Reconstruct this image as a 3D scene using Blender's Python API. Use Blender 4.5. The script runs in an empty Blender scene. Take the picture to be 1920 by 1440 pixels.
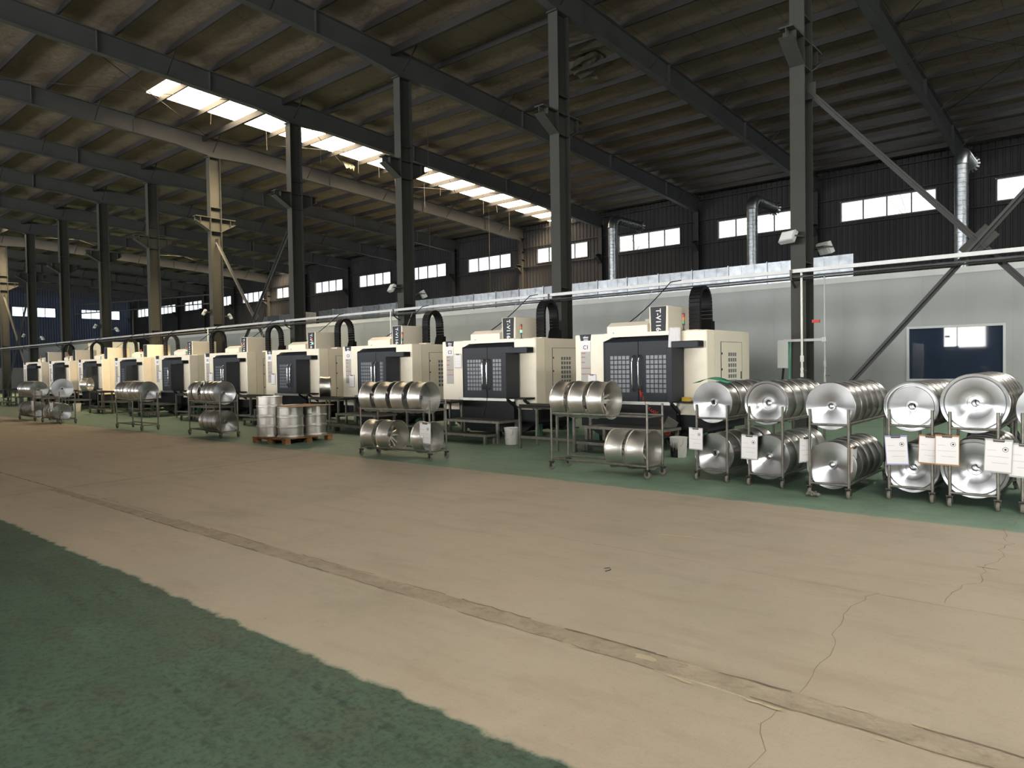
import bpy, bmesh, math, random
from mathutils import Vector, Matrix, Quaternion

random.seed(7)
PI = math.pi
scn = bpy.context.scene
COL = scn.collection

# ------------------------------------------------------------------ camera
F_PX = 1331.0
AZ = math.radians(49.5)
PITCH = -math.atan(33 / F_PX)
ROLL = 0.0160
F0 = Vector((-math.cos(AZ), math.sin(AZ), 0)); R0 = Vector((math.sin(AZ), math.cos(AZ), 0)); U0 = Vector((0, 0, 1))
FW = F0 * math.cos(PITCH) + U0 * math.sin(PITCH)
UP = U0 * math.cos(PITCH) - F0 * math.sin(PITCH)
CR = R0 * math.cos(ROLL) - UP * math.sin(ROLL)
CU = UP * math.cos(ROLL) + R0 * math.sin(ROLL)
cam_d = bpy.data.cameras.new('camera'); cam = bpy.data.objects.new('camera', cam_d); COL.objects.link(cam)
cam_d.sensor_width = 36.0; cam_d.lens = 36.0 * F_PX / 1920.0; cam_d.clip_end = 400
M = Matrix.Identity(4)
for i in range(3):
    M[i][0] = CR[i]; M[i][1] = CU[i]; M[i][2] = -FW[i]
M[0][3], M[1][3], M[2][3] = 0, 0, 1.62
cam.matrix_world = M
scn.camera = cam

# ------------------------------------------------------------------ world, exposure
w = bpy.data.worlds.new('sky'); scn.world = w; w.use_nodes = True
bg = w.node_tree.nodes['Background']; bg.inputs[0].default_value = (0.80, 0.90, 1.0, 1); bg.inputs[1].default_value = 4.2
vs = scn.view_settings
vs.view_transform = 'Standard'; vs.look = 'None'; vs.exposure = 0.0; vs.gamma = 1.0; vs.use_curve_mapping = False
scn.cycles.max_bounces = 6; scn.cycles.diffuse_bounces = 3; scn.cycles.glossy_bounces = 3; scn.cycles.adaptive_threshold = 0.035
scn.cycles.transparent_max_bounces = 12
scn.cycles.use_denoising = True
scn.cycles.sample_clamp_indirect = 4.0
scn.cycles.caustics_reflective = False; scn.cycles.caustics_refractive = False

# ------------------------------------------------------------------ hall dimensions
YC, YW, YF = 14.74, 35.2, -26.0        # column line, window wall, wall behind the camera
XE, XR = -88.85, 25.15                 # end wall, wall on the near side
BAYS = [1.15 - 6 * k for k in range(11)]          # columns that stand in or beside the view
WBAYS = [1.15 - 6 * k for k in range(16)]         # wall columns and rafters
def roof_z(y):
    return 11.55 - 0.05 * (y - YC) if y >= -5 else 11.55 - 0.05 * (-5 - YC) + 0.05 * (y + 5)

# ------------------------------------------------------------------ daylight: windows behind the camera and roof lights
def area(name, loc, rot, sx, sy, power, color):
    d = bpy.data.lights.new(name, 'AREA'); d.shape = 'RECTANGLE'; d.size = sx; d.size_y = sy
    d.energy = power; d.color = color
    o = bpy.data.objects.new(name, d); COL.objects.link(o); o.location = loc; o.rotation_euler = rot
    return o
DAY = (1.0, 0.98, 0.95)
REAR_W, REAR_H, REAR_Z = 3.2, 3.8, 4.4
REAR_X = [8.15 - 6 * j for j in range(12)]
for x in REAR_X:
    area('window_daylight', (x, YF + 0.12, REAR_Z), (PI / 2, 0, 0), REAR_W, REAR_H, 1800, DAY)
SKYC = (1.0, 0.93, 0.83)
area('skylight_daylight', (4.15, -15.5, roof_z(-15.5) - 0.06), (-0.05, 0, 0), 1.7, 19.0, 2300, SKYC)
# the roof light of the bay beside the camera, out of the frame
area('skylight_daylight', (4.15, 23.0, roof_z(23.0) - 0.06), (0.05, 0, 0), 1.7, 23.5, 2800, SKYC)
area('skylight_daylight', (4.15, 3.5, roof_z(3.5) - 0.06), (0.05, 0, 0), 1.7, 15.0, 2200, SKYC)

for y in (2.0, 9.0, 16.0):      # windows of the near end wall
    area('window_daylight', (XR - 0.12, y, REAR_Z), (PI / 2, 0, PI / 2), REAR_W, REAR_H, 600, DAY)

# hazy afternoon sun, scattered by the roof lights
sd_ = bpy.data.lights.new('sun', 'SUN'); sd_.energy = 110.0; sd_.angle = math.radians(38); sd_.color = (1.0, 0.84, 0.62)
so = bpy.data.objects.new('sun', sd_); COL.objects.link(so)
so.rotation_euler = Vector((-0.60, 0.14, -0.78)).to_track_quat('-Z', 'Y').to_euler()

# ------------------------------------------------------------------ materials
MATS = {}
def nd(t, typ, **kw):
    n = t.nodes.new(typ)
    for k, v in kw.items(): setattr(n, k, v)
    return n
def srgb(r, g, b):
    f = lambda c: (c / 255) / 12.92 if c / 255 <= 0.04045 else ((c / 255 + 0.055) / 1.055) ** 2.4
    return (f(r), f(g), f(b), 1)
def mat(name, col, rough=0.5, metal=0.0, var=0.12, scale=3.0, bump=0.0, bscale=40.0, dirt=None, dirt_amt=0.0, aniso=0.0, rnd=0.0, spec=0.5):
    m = bpy.data.materials.new(name); m.use_nodes = True; t = m.node_tree; b = t.nodes['Principled BSDF']
    b.inputs['Roughness'].default_value = rough; b.inputs['Metallic'].default_value = metal
    b.inputs['Specular IOR Level'].default_value = spec
    tc = nd(t, 'ShaderNodeTexCoord')
    n = nd(t, 'ShaderNodeTexNoise'); n.inputs['Scale'].default_value = scale; n.inputs['Detail'].default_value = 5
    t.links.new(tc.outputs['Object'], n.inputs['Vector'])
    r = nd(t, 'ShaderNodeMapRange'); r.inputs[1].default_value = 0.3; r.inputs[2].default_value = 0.7
    r.inputs[3].default_value = 1 - var; r.inputs[4].default_value = 1 + var * 0.6
    t.links.new(n.outputs['Fac'], r.inputs[0])
    hv = nd(t, 'ShaderNodeHueSaturation'); hv.inputs['Color'].default_value = col
    val = r.outputs[0]
    if rnd:
        oi = nd(t, 'ShaderNodeObjectInfo'); r2 = nd(t, 'ShaderNodeMapRange'); r2.inputs[3].default_value = 1 - rnd; r2.inputs[4].default_value = 1 + rnd
        t.links.new(oi.outputs['Random'], r2.inputs[0]); mu = nd(t, 'ShaderNodeMath', operation='MULTIPLY')
        t.links.new(val, mu.inputs[0]); t.links.new(r2.outputs[0], mu.inputs[1]); val = mu.outputs[0]
    t.links.new(val, hv.inputs['Value'])
    out = hv.outputs[0]
    if dirt:
        n2 = nd(t, 'ShaderNodeTexNoise'); n2.inputs['Scale'].default_value = scale * 2.3; n2.inputs['Detail'].default_value = 8; n2.inputs['Roughness'].default_value = 0.7
        t.links.new(tc.outputs['Object'], n2.inputs['Vector'])
        r3 = nd(t, 'ShaderNodeMapRange'); r3.inputs[1].default_value = 0.5; r3.inputs[2].default_value = 0.75; r3.inputs[4].default_value = dirt_amt
        t.links.new(n2.outputs['Fac'], r3.inputs[0])
        mx = nd(t, 'ShaderNodeMix', data_type='RGBA'); t.links.new(r3.outputs[0], mx.inputs[0]); t.links.new(out, mx.inputs[6]); mx.inputs[7].default_value = dirt
        out = mx.outputs[2]
    t.links.new(out, b.inputs['Base Color'])
    if bump:
        n3 = nd(t, 'ShaderNodeTexNoise'); n3.inputs['Scale'].default_value = bscale; n3.inputs['Detail'].default_value = 4
        t.links.new(tc.outputs['Object'], n3.inputs['Vector'])
        bp = nd(t, 'ShaderNodeBump'); bp.inputs['Strength'].default_value = bump; bp.inputs['Distance'].default_value = 0.01
        t.links.new(n3.outputs['Fac'], bp.inputs['Height']); t.links.new(bp.outputs[0], b.inputs['Normal'])
    if aniso:
        tg = nd(t, 'ShaderNodeTangent', direction_type='RADIAL', axis='Z')
        b.inputs['Anisotropic'].default_value = aniso; b.inputs['Anisotropic Rotation'].default_value = 0.25; t.links.new(tg.outputs[0], b.inputs['Tangent'])
    MATS[name] = m
    return m
mat('column_paint', srgb(62, 63, 60), 0.6, spec=0.2, var=0.1, scale=1.2, dirt=srgb(60, 55, 48), dirt_amt=0.35)
mat('rafter_paint', srgb(74, 75, 75), 0.6, spec=0.2, var=0.12, scale=1.0)
mat('purlin_steel', srgb(27, 26, 25), 0.6, var=0.2, scale=0.8)
mat('wall_sheet', srgb(50, 50, 52), 0.7, spec=0.12, var=0.14, scale=0.35, dirt=srgb(42, 41, 41), dirt_amt=0.3)
mat('end_sheet', srgb(66, 76, 100), 0.55, var=0.12, scale=0.3)
mat('block_wall', srgb(150, 150, 145), 0.8, var=0.12, scale=0.8)
mat('partition', srgb(140, 145, 144), 0.45, var=0.04, scale=0.7, dirt=srgb(128, 132, 130), dirt_amt=0.3)
mat('trim_white', srgb(176, 180, 178), 0.45, var=0.06)
mat('galv', srgb(146, 152, 158), 0.36, 1.0, var=0.28, scale=5, rnd=0.25, bump=0.5, bscale=4)
mat('galv_pipe', srgb(186, 188, 188), 0.5, 0.4, var=0.1, scale=4)
mat('white_pipe', srgb(225, 224, 218), 0.4, var=0.06)
mat('cream', srgb(240, 231, 211), 0.38, var=0.03, scale=1.5, dirt=srgb(205, 196, 175), dirt_amt=0.25)
mat('cream_side', srgb(226, 219, 201), 0.42, var=0.03, scale=1.5)
mat('charcoal', srgb(47, 51, 57), 0.55, var=0.08, scale=2.5, spec=0.3)
mat('black_paint', srgb(32, 34, 38), 0.55, var=0.15, scale=3, spec=0.3)
mat('black_plastic', srgb(17, 17, 20), 0.6, var=0.1, scale=8, spec=0.25)
mat('pane_grey', srgb(98, 104, 112), 0.35, var=0.22, scale=2.0, spec=0.7)
mat('chrome', srgb(228, 228, 228), 0.16, 1.0, var=0.03)
mat('steel_bar', srgb(132, 130, 123), 0.45, 0.6, var=0.25, scale=9, dirt=srgb(84, 70, 56), dirt_amt=0.55)
mat('steel_dark', srgb(72, 70, 66), 0.5, 0.55, var=0.25, scale=7, dirt=srgb(66, 52, 40), dirt_amt=0.5)
mat('aluminium', srgb(176, 178, 180), 0.30, 1.0, var=0.05, scale=6, aniso=0.93, rnd=0.05)
mat('aluminium_rim', srgb(226, 224, 218), 0.40, 1.0, var=0.06, scale=7, aniso=0.6, rnd=0.06)
mat('aluminium_barrel', srgb(214, 213, 210), 0.33, 1.0, var=0.08, scale=7, aniso=0.5, rnd=0.06)
mat('sill_steel', srgb(190, 190, 184), 0.3, 0.9, var=0.12, scale=6)
mat('rubber', srgb(120, 116, 106), 0.7, var=0.2, scale=14)
mat('paper', srgb(238, 236, 238), 0.7, var=0.03)
mat('ink_grey', srgb(168, 168, 172), 0.8)
mat('ink_dark', srgb(66, 66, 72), 0.8)
mat('text_white', srgb(232, 234, 236), 0.6, var=0.0)
mat('red_print', srgb(196, 70, 56), 0.6)
mat('strip_grey', srgb(176, 174, 168), 0.45, var=0.05)
mat('hardboard', srgb(176, 128, 86), 0.65, var=0.1)
mat('blue_board', srgb(146, 148, 196), 0.4, var=0.05)
mat('wood', srgb(166, 122, 82), 0.75, var=0.25, scale=9, dirt=srgb(120, 84, 54), dirt_amt=0.6, bump=0.3, bscale=30)
mat('cardboard', srgb(172, 140, 104), 0.8, var=0.1)
mat('dull_zinc', srgb(168, 170, 168), 0.5, 0.2, var=0.1, scale=5)
mat('red_hose', srgb(206, 62, 40), 0.4)
mat('green_hose', srgb(60, 140, 112), 0.45)
mat('green_paint', srgb(66, 108, 90), 0.55, var=0.15)
mat('yellow_plastic', srgb(206, 172, 40), 0.5)
mat('cloth', srgb(226, 224, 226), 0.85, var=0.05)
mat('bucket_white', srgb(220, 218, 214), 0.4, var=0.08, dirt=srgb(120, 112, 104), dirt_amt=0.35, scale=6)
mat('bucket_black', srgb(18, 18, 18), 0.5)
mat('lamp_red', srgb(150, 40, 34), 0.3); mat('lamp_amber', srgb(196, 110, 40), 0.3); mat('lamp_green', srgb(56, 140, 92), 0.3)
mat('lamp_glass', srgb(226, 228, 228), 0.25, var=0.05)
mat('dust', srgb(132, 130, 122), 0.95, var=0.2, scale=30, bump=0.8, bscale=60)
mat('patch', srgb(158, 147, 128), 0.8, var=0.16, scale=5, dirt=srgb(112, 102, 86), dirt_amt=0.75, bump=0.6, bscale=25)
mat('crack', srgb(136, 124, 105), 0.9, var=0.2)
mat('chip', srgb(184, 172, 144), 0.85, var=0.15)
mat('bark', srgb(120, 110, 100), 0.9)
mat('dark_glass', srgb(40, 50, 66), 0.03, var=0.05, spec=0.3)
mat('insulation_torn', srgb(70, 65, 56), 0.7, var=0.25, scale=4)

def emis(name, col, s):
    m = bpy.data.materials.new(name); m.use_nodes = True; b = m.node_tree.nodes['Principled BSDF']
    b.inputs['Base Color'].default_value = col; b.inputs['Emission Color'].default_value = col; b.inputs['Emission Strength'].default_value = s
    MATS[name] = m
emis('lit_green', (0.25, 0.95, 0.62, 1), 1.0)
emis('skylight_sheet', (1.0, 0.83, 0.60, 1), 34.0)
def skylight_mat():      # ribbed fibreglass: glows and lets part of the sun through
    m = MATS['skylight_sheet']; t = m.node_tree; out = t.nodes['Material Output']; b = t.nodes['Principled BSDF']
    tr = nd(t, 'ShaderNodeBsdfTransparent'); tr.inputs[0].default_value = (0.9, 0.85, 0.75, 1)
    mx = nd(t, 'ShaderNodeMixShader'); mx.inputs[0].default_value = 0.70
    t.links.new(b.outputs[0], mx.inputs[1]); t.links.new(tr.outputs[0], mx.inputs[2]); t.links.new(mx.outputs[0], out.inputs[0])
skylight_mat()

def glass_mat():
    m = bpy.data.materials.new('window_glass'); m.use_nodes = True; t = m.node_tree
    t.nodes.remove(t.nodes['Principled BSDF']); out = t.nodes['Material Output']
    tc = nd(t, 'ShaderNodeTexCoord'); n = nd(t, 'ShaderNodeTexNoise'); n.inputs['Scale'].default_value = 2.2; n.inputs['Detail'].default_value = 9; n.inputs['Roughness'].default_value = 0.75
    t.links.new(tc.outputs['Object'], n.inputs['Vector'])
    cr = nd(t, 'ShaderNodeMapRange'); cr.inputs[1].default_value = 0.35; cr.inputs[2].default_value = 0.65; cr.inputs[3].default_value = 0.68; cr.inputs[4].default_value = 0.95
    t.links.new(n.outputs['Fac'], cr.inputs[0])
    tr = nd(t, 'ShaderNodeBsdfTransparent'); t.links.new(cr.outputs[0], tr.inputs[0])
    gl = nd(t, 'ShaderNodeBsdfDiffuse'); gl.inputs[0].default_value = (0.55, 0.55, 0.52, 1)
    mx = nd(t, 'ShaderNodeMixShader'); mx.inputs[0].default_value = 0.12
    t.links.new(tr.outputs[0], mx.inputs[1]); t.links.new(gl.outputs[0], mx.inputs[2]); t.links.new(mx.outputs[0], out.inputs[0])
    MATS['window_glass'] = m
glass_mat()

def floor_mat():
    m = bpy.data.materials.new('factory_floor'); m.use_nodes = True; t = m.node_tree; b = t.nodes['Principled BSDF']
    L = t.links.new
    tc = nd(t, 'ShaderNodeTexCoord'); sp = nd(t, 'ShaderNodeSeparateXYZ'); L(tc.outputs['Object'], sp.inputs[0])
    def noise(scale, detail=6, rough=0.6, vec=None):
        n = nd(t, 'ShaderNodeTexNoise'); n.inputs['Scale'].default_value = scale; n.inputs['Detail'].default_value = detail; n.inputs['Roughness'].default_value = rough
        L(vec if vec else tc.outputs['Object'], n.inputs['Vector']); return n.outputs['Fac']
    def mr(x, a, b_, c, d):
        r = nd(t, 'ShaderNodeMapRange'); L(x, r.inputs[0]); r.inputs[1].default_value = a; r.inputs[2].default_value = b_; r.inputs[3].default_value = c; r.inputs[4].default_value = d; return r.outputs[0]
    def ma(op, a, b_):
        n = nd(t, 'ShaderNodeMath', operation=op)
        for i, v in enumerate((a, b_)):
            if isinstance(v, (int, float)): n.inputs[i].default_value = v
            else: L(v, n.inputs[i])
        return n.outputs[0]
    def mix(f, a, b_):
        n = nd(t, 'ShaderNodeMix', data_type='RGBA')
        if isinstance(f, (int, float)): n.inputs[0].default_value = f
        else: L(f, n.inputs[0])
        for i, v in ((6, a), (7, b_)):
            if isinstance(v, tuple): n.inputs[i].default_value = v
            else: L(v, n.inputs[i])
        return n.outputs[2]
    jit = mr(noise(5.0), 0.3, 0.7, -0.035, 0.035)
    y = ma('ADD', sp.outputs[1], jit)
    # painted zones: green / tan aisle / green
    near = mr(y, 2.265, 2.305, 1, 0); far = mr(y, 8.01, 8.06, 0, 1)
    green_mask = ma('MAXIMUM', near, far)
    big = noise(0.55, 4); fine = noise(9, 8, 0.7); mid = noise(2.2, 6, 0.65)
    st = nd(t, 'ShaderNodeMapping'); L(tc.outputs['Object'], st.inputs[0]); st.inputs['Scale'].default_value = (0.5, 2.2, 1)
    streak = noise(1.6, 6, 0.65, st.outputs[0])
    tan = mix(mr(mid, 0.3, 0.7, 0, 1), srgb(166, 154, 136), srgb(182, 171, 153))
    tan = mix(mr(big, 0.35, 0.7, 0, 0.55), tan, srgb(160, 156, 140))
    tan = mix(mr(streak, 0.5, 0.8, 0, 0.45), tan, srgb(138, 125, 107))
    tan = mix(mr(fine, 0.55, 0.8, 0, 0.35), tan, srgb(142, 132, 116))
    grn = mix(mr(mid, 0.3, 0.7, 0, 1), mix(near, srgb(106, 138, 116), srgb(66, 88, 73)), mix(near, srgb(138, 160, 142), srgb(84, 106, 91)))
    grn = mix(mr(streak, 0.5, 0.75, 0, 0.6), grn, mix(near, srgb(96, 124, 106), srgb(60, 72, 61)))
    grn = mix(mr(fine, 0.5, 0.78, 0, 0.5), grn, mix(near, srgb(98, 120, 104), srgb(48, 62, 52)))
    # trolley and tyre marks scuffed over the near green paint
    tm = nd(t, 'ShaderNodeMapping'); L(tc.outputs['Object'], tm.inputs[0]); tm.inputs['Rotation'].default_value = (0, 0, 0.75); tm.inputs['Scale'].default_value = (0.35, 3.6, 1)
    wv = nd(t, 'ShaderNodeTexWave'); wv.bands_direction = 'Y'; wv.inputs['Scale'].default_value = 0.42; wv.inputs['Distortion'].default_value = 5.0; wv.inputs['Detail'].default_value = 3; L(tm.outputs[0], wv.inputs[0])
    marks = ma('MULTIPLY', ma('MULTIPLY', mr(wv.outputs['Fac'], 0.8, 0.99, 0, 1), mr(noise(14, 5), 0.45, 0.6, 0.0, 1)), mr(noise(0.9, 3), 0.45, 0.62, 0.0, 1))
    marks = ma('MULTIPLY', marks, near)
    grn = mix(ma('MULTIPLY', marks, 0.85), grn, srgb(40, 56, 50))
    rub = ma('MULTIPLY', mr(noise(3.2, 8, 0.75), 0.5, 0.7, 0, 0.65), near)
    grn = mix(rub, grn, srgb(82, 82, 66))
    grit = noise(26, 8, 0.8)
    grn = mix(ma('MULTIPLY', mr(grit, 0.48, 0.62, 0, 0.7), near), grn, srgb(40, 54, 45))
    grn = mix(ma('MULTIPLY', mr(noise(6.5, 9, 0.75), 0.5, 0.68, 0, 0.6), near), grn, srgb(50, 68, 56))
    tan = mix(mr(noise(70, 6, 0.8), 0.52, 0.7, 0, 0.4), tan, srgb(138, 127, 110))
    tan = mix(mr(noise(38, 4, 0.6), 0.66, 0.74, 0, 0.5), tan, srgb(112, 100, 84))
    tan = mix(mr(noise(1.1, 7, 0.7), 0.52, 0.72, 0, 0.35), tan, srgb(136, 122, 102))
    col = mix(green_mask, tan, grn)
    # worn concrete beyond the far machines
    L(col, b.inputs['Base Color'])
    L(mr(mid, 0.3, 0.7, 0.5, 0.68), b.inputs['Roughness']); b.inputs['Specular IOR Level'].default_value = 0.35
    bp = nd(t, 'ShaderNodeBump'); bp.inputs['Strength'].default_value = 0.25; bp.inputs['Distance'].default_value = 0.01; L(fine, bp.inputs['Height']); L(bp.outputs[0], b.inputs['Normal'])
    MATS['factory_floor'] = m
floor_mat()

def ceiling_mat():
    m = bpy.data.materials.new('roof_insulation'); m.use_nodes = True; t = m.node_tree; b = t.nodes['Principled BSDF']; L = t.links.new
    tc = nd(t, 'ShaderNodeTexCoord'); sp = nd(t, 'ShaderNodeSeparateXYZ'); L(tc.outputs['Object'], sp.inputs[0])
    n = nd(t, 'ShaderNodeTexNoise'); n.inputs['Scale'].default_value = 0.7; n.inputs['Detail'].default_value = 7; L(tc.outputs['Object'], n.inputs['Vector'])
    cr = nd(t, 'ShaderNodeMix', data_type='RGBA'); L(n.outputs['Fac'], cr.inputs[0]); cr.inputs[6].default_value = srgb(92, 83, 73); cr.inputs[7].default_value = srgb(120, 108, 95)
    # lapped seams between the foil rolls, every 1.2 m along the hall
    mo = nd(t, 'ShaderNodeMath', operation='PINGPONG'); L(sp.outputs[0], mo.inputs[0]); mo.inputs[1].default_value = 0.6
    r = nd(t, 'ShaderNodeMapRange'); L(mo.outputs[0], r.inputs[0]); r.inputs[1].default_value = 0.0; r.inputs[2].default_value = 0.022; r.inputs[3].default_value = 0.45; r.inputs[4].default_value = 1.0
    mu = nd(t, 'ShaderNodeMix', data_type='RGBA', blend_type='MULTIPLY'); mu.inputs[0].default_value = 1; L(cr.outputs[2], mu.inputs[6]); L(r.outputs[0], mu.inputs[7])
    L(mu.outputs[2], b.inputs['Base Color']); b.inputs['Roughness'].default_value = 0.6
    n2 = nd(t, 'ShaderNodeTexNoise'); n2.inputs['Scale'].default_value = 1.5; n2.inputs['Detail'].default_value = 4; L(tc.outputs['Object'], n2.inputs['Vector'])
    bp = nd(t, 'ShaderNodeBump'); bp.inputs['Strength'].default_value = 0.6; bp.inputs['Distance'].default_value = 0.12; L(n2.outputs['Fac'], bp.inputs['Height']); L(bp.outputs[0], b.inputs['Normal'])
    MATS['roof_insulation'] = m
ceiling_mat()

# ------------------------------------------------------------------ mesh helpers
class MB:
    def __init__(s): s.v = []; s.f = []
    def box(s, x0, x1, y0, y1, z0, z1):
        n = len(s.v)
        s.v += [(x0, y0, z0), (x1, y0, z0), (x1, y1, z0), (x0, y1, z0), (x0, y0, z1), (x1, y0, z1), (x1, y1, z1), (x0, y1, z1)]
        s.f += [tuple(n + i for i in q) for q in ((3, 2, 1, 0), (4, 5, 6, 7), (0, 1, 5, 4), (1, 2, 6, 5), (2, 3, 7, 6), (3, 0, 4, 7))]
        return s
    def cbox(s, x0, x1, y0, y1, z0, z1, c=0.01):
        # box with chamfered vertical and top edges
        n = len(s.v)
        def ring(z, i):
            return [(x0 + c + i, y0 + i, z), (x1 - c - i, y0 + i, z), (x1 - i, y0 + c + i, z), (x1 - i, y1 - c - i, z), (x1 - c - i, y1 - i, z), (x0 + c + i, y1 - i, z), (x0 + i, y1 - c - i, z), (x0 + i, y0 + c + i, z)]
        s.v += ring(z0, 0) + ring(z1 - c, 0) + ring(z1, c)
        for k in range(2):
            for i in range(8):
                a = n + 8 * k + i; b = n + 8 * k + (i + 1) % 8; s.f.append((a, b, b + 8, a + 8))
        s.f.append(tuple(n + 16 + i for i in range(8))); s.f.append(tuple(n + i for i in reversed(range(8))))
        return s
    def bar(s, p, q, wd, ht, up=(0, 0, 1)):
        p = Vector(p); q = Vector(q); d = (q - p).normalized(); u = Vector(up)
        if abs(d.dot(u)) > 0.98: u = Vector((0, 1, 0))
        r = d.cross(u).normalized(); u = r.cross(d)
        n = len(s.v)
        for e in (p, q):
            for a, b in ((-1, -1), (1, -1), (1, 1), (-1, 1)): s.v.append(tuple(e + r * (a * wd / 2) + u * (b * ht / 2)))
        s.f += [tuple(n + i for i in qd) for qd in ((3, 2, 1, 0), (4, 5, 6, 7), (0, 1, 5, 4), (1, 2, 6, 5), (2, 3, 7, 6), (3, 0, 4, 7))]
        return s
    def tube(s, pts, r, n=10, caps=True):
        pts = [Vector(p) for p in pts]; base = len(s.v); prev = None
        for i, p in enumerate(pts):
            d = (pts[min(i + 1, len(pts) - 1)] - pts[max(i - 1, 0)]).normalized()
            if prev is None:
                a = Vector((0, 0, 1)) if abs(d.z) < 0.9 else Vector((1, 0, 0)); u = d.cross(a).normalized()
            else:
                u = (prev - d * prev.dot(d)).normalized()
            prev = u; v = d.cross(u); rr = r[i] if isinstance(r, (list, tuple)) else r
            for k in range(n):
                t = 2 * PI * k / n; s.v.append(tuple(p + u * (rr * math.cos(t)) + v * (rr * math.sin(t))))
        for i in range(len(pts) - 1):
            for k in range(n):
                a = base + i * n + k; b = base + i * n + (k + 1) % n; s.f.append((a, b, b + n, a + n))
        if caps:
            s.f.append(tuple(base + k for k in reversed(range(n)))); s.f.append(tuple(base + (len(pts) - 1) * n + k for k in range(n)))
        return s
    def lathe(s, prof, n=40, closed=False, c=(0, 0, 0), axis='z'):
        base = len(s.v); m = len(prof)
        for k in range(n):
            t = 2 * PI * k / n; ct, st = math.cos(t), math.sin(t)
            for r, z in prof:
                p = (r * ct, r * st, z)
                if axis == 'y': p = (p[0], p[2], -p[1])
                if axis == 'x': p = (p[2], p[1], -p[0])
                s.v.append((p[0] + c[0], p[1] + c[1], p[2] + c[2]))
        for k in range(n):
            a = base + k * m; b = base + ((k + 1) % n) * m
            for j in range(m if closed else m - 1):
                j2 = (j + 1) % m; s.f.append((a + j, b + j, b + j2, a + j2))
        return s
    def prism(s, poly, axis, a, b):
        # extrude a polygon (2D) along an axis: x -> (y,z), y -> (x,z), z -> (x,y)
        n = len(s.v); m = len(poly)
        for t in (a, b):
            for p, q in poly:
                s.v.append({'x': (t, p, q), 'y': (p, t, q), 'z': (p, q, t)}[axis])
        for i in range(m):
            j = (i + 1) % m; s.f.append((n + i, n + j, n + m + j, n + m + i))
        s.f.append(tuple(n + i for i in reversed(range(m)))); s.f.append(tuple(n + m + i for i in range(m)))
        return s
    def mesh(s, name, m, smooth=False):
        me = bpy.data.meshes.new(name); me.from_pydata(s.v, [], s.f)
        bm = bmesh.new(); bm.from_mesh(me); bmesh.ops.recalc_face_normals(bm, faces=bm.faces); bm.to_mesh(me); bm.free()
        me.materials.append(MATS[m])
        if smooth:
            for p in me.polygons: p.use_smooth = True
            me.set_sharp_from_angle(angle=math.radians(35))
        return me
    def build(s, name, m, parent=None, smooth=False, loc=None):
        o = bpy.data.objects.new(name, s.mesh(name, m, smooth)); COL.objects.link(o)
        if parent: o.parent = parent
        if loc: o.location = loc
        return o
def tag(o, label, cat, group=None, kind=None):
    o['label'] = label; o['category'] = cat
    if group: o['group'] = group
    if kind: o['kind'] = kind
    return o
def struct(o, label, cat='structure'):
    o['kind'] = 'structure'; o['label'] = label; o['category'] = cat; return o
def empty(name, loc=(0, 0, 0), rz=0.0, rot=None):
    o = bpy.data.objects.new(name, None); COL.objects.link(o); o.location = loc
    o.rotation_euler = rot if rot else (0, 0, rz); o.empty_display_size = 0.1
    return o
KIDS = {}
def copy_tree(o, parent=None):
    c = o.copy(); COL.objects.link(c)
    if parent: c.parent = parent
    for ch in o.children: copy_tree(ch, c)
    return c
def text_mesh(body, size, m, ext=0.002, align='CENTER', bold=0.0):
    cu = bpy.data.curves.new('lettering', 'FONT'); cu.body = body; cu.size = size; cu.align_x = align; cu.align_y = 'CENTER'; cu.extrude = ext; cu.offset = bold
    to = bpy.data.objects.new('lettering', cu); COL.objects.link(to)
    dg = bpy.context.evaluated_depsgraph_get(); me = bpy.data.meshes.new_from_object(to.evaluated_get(dg))
    bpy.data.objects.remove(to); bpy.data.curves.remove(cu)
    me.materials.clear(); me.materials.append(MATS[m]); return me
def add(name, me, parent=None, loc=(0, 0, 0), rot=(0, 0, 0)):
    o = bpy.data.objects.new(name, me); COL.objects.link(o); o.location = loc; o.rotation_euler = rot
    if parent: o.parent = parent
    if name == 'lettering': o['kind'] = 'stuff'
    return o
ORD = ['first', 'second', 'third', 'fourth', 'fifth', 'sixth', 'seventh', 'eighth', 'ninth', 'tenth', 'eleventh', 'twelfth', 'thirteenth', 'fourteenth', 'fifteenth', 'sixteenth']

# ================================================================== THE SETTING
# floor
fl = MB().box(XE - 1, XR + 1, YF - 1, YW + 1, -0.2, 0.0).build('floor', 'factory_floor')
struct(fl, 'painted factory floor with green margins and a tan aisle between', 'floor')
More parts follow.
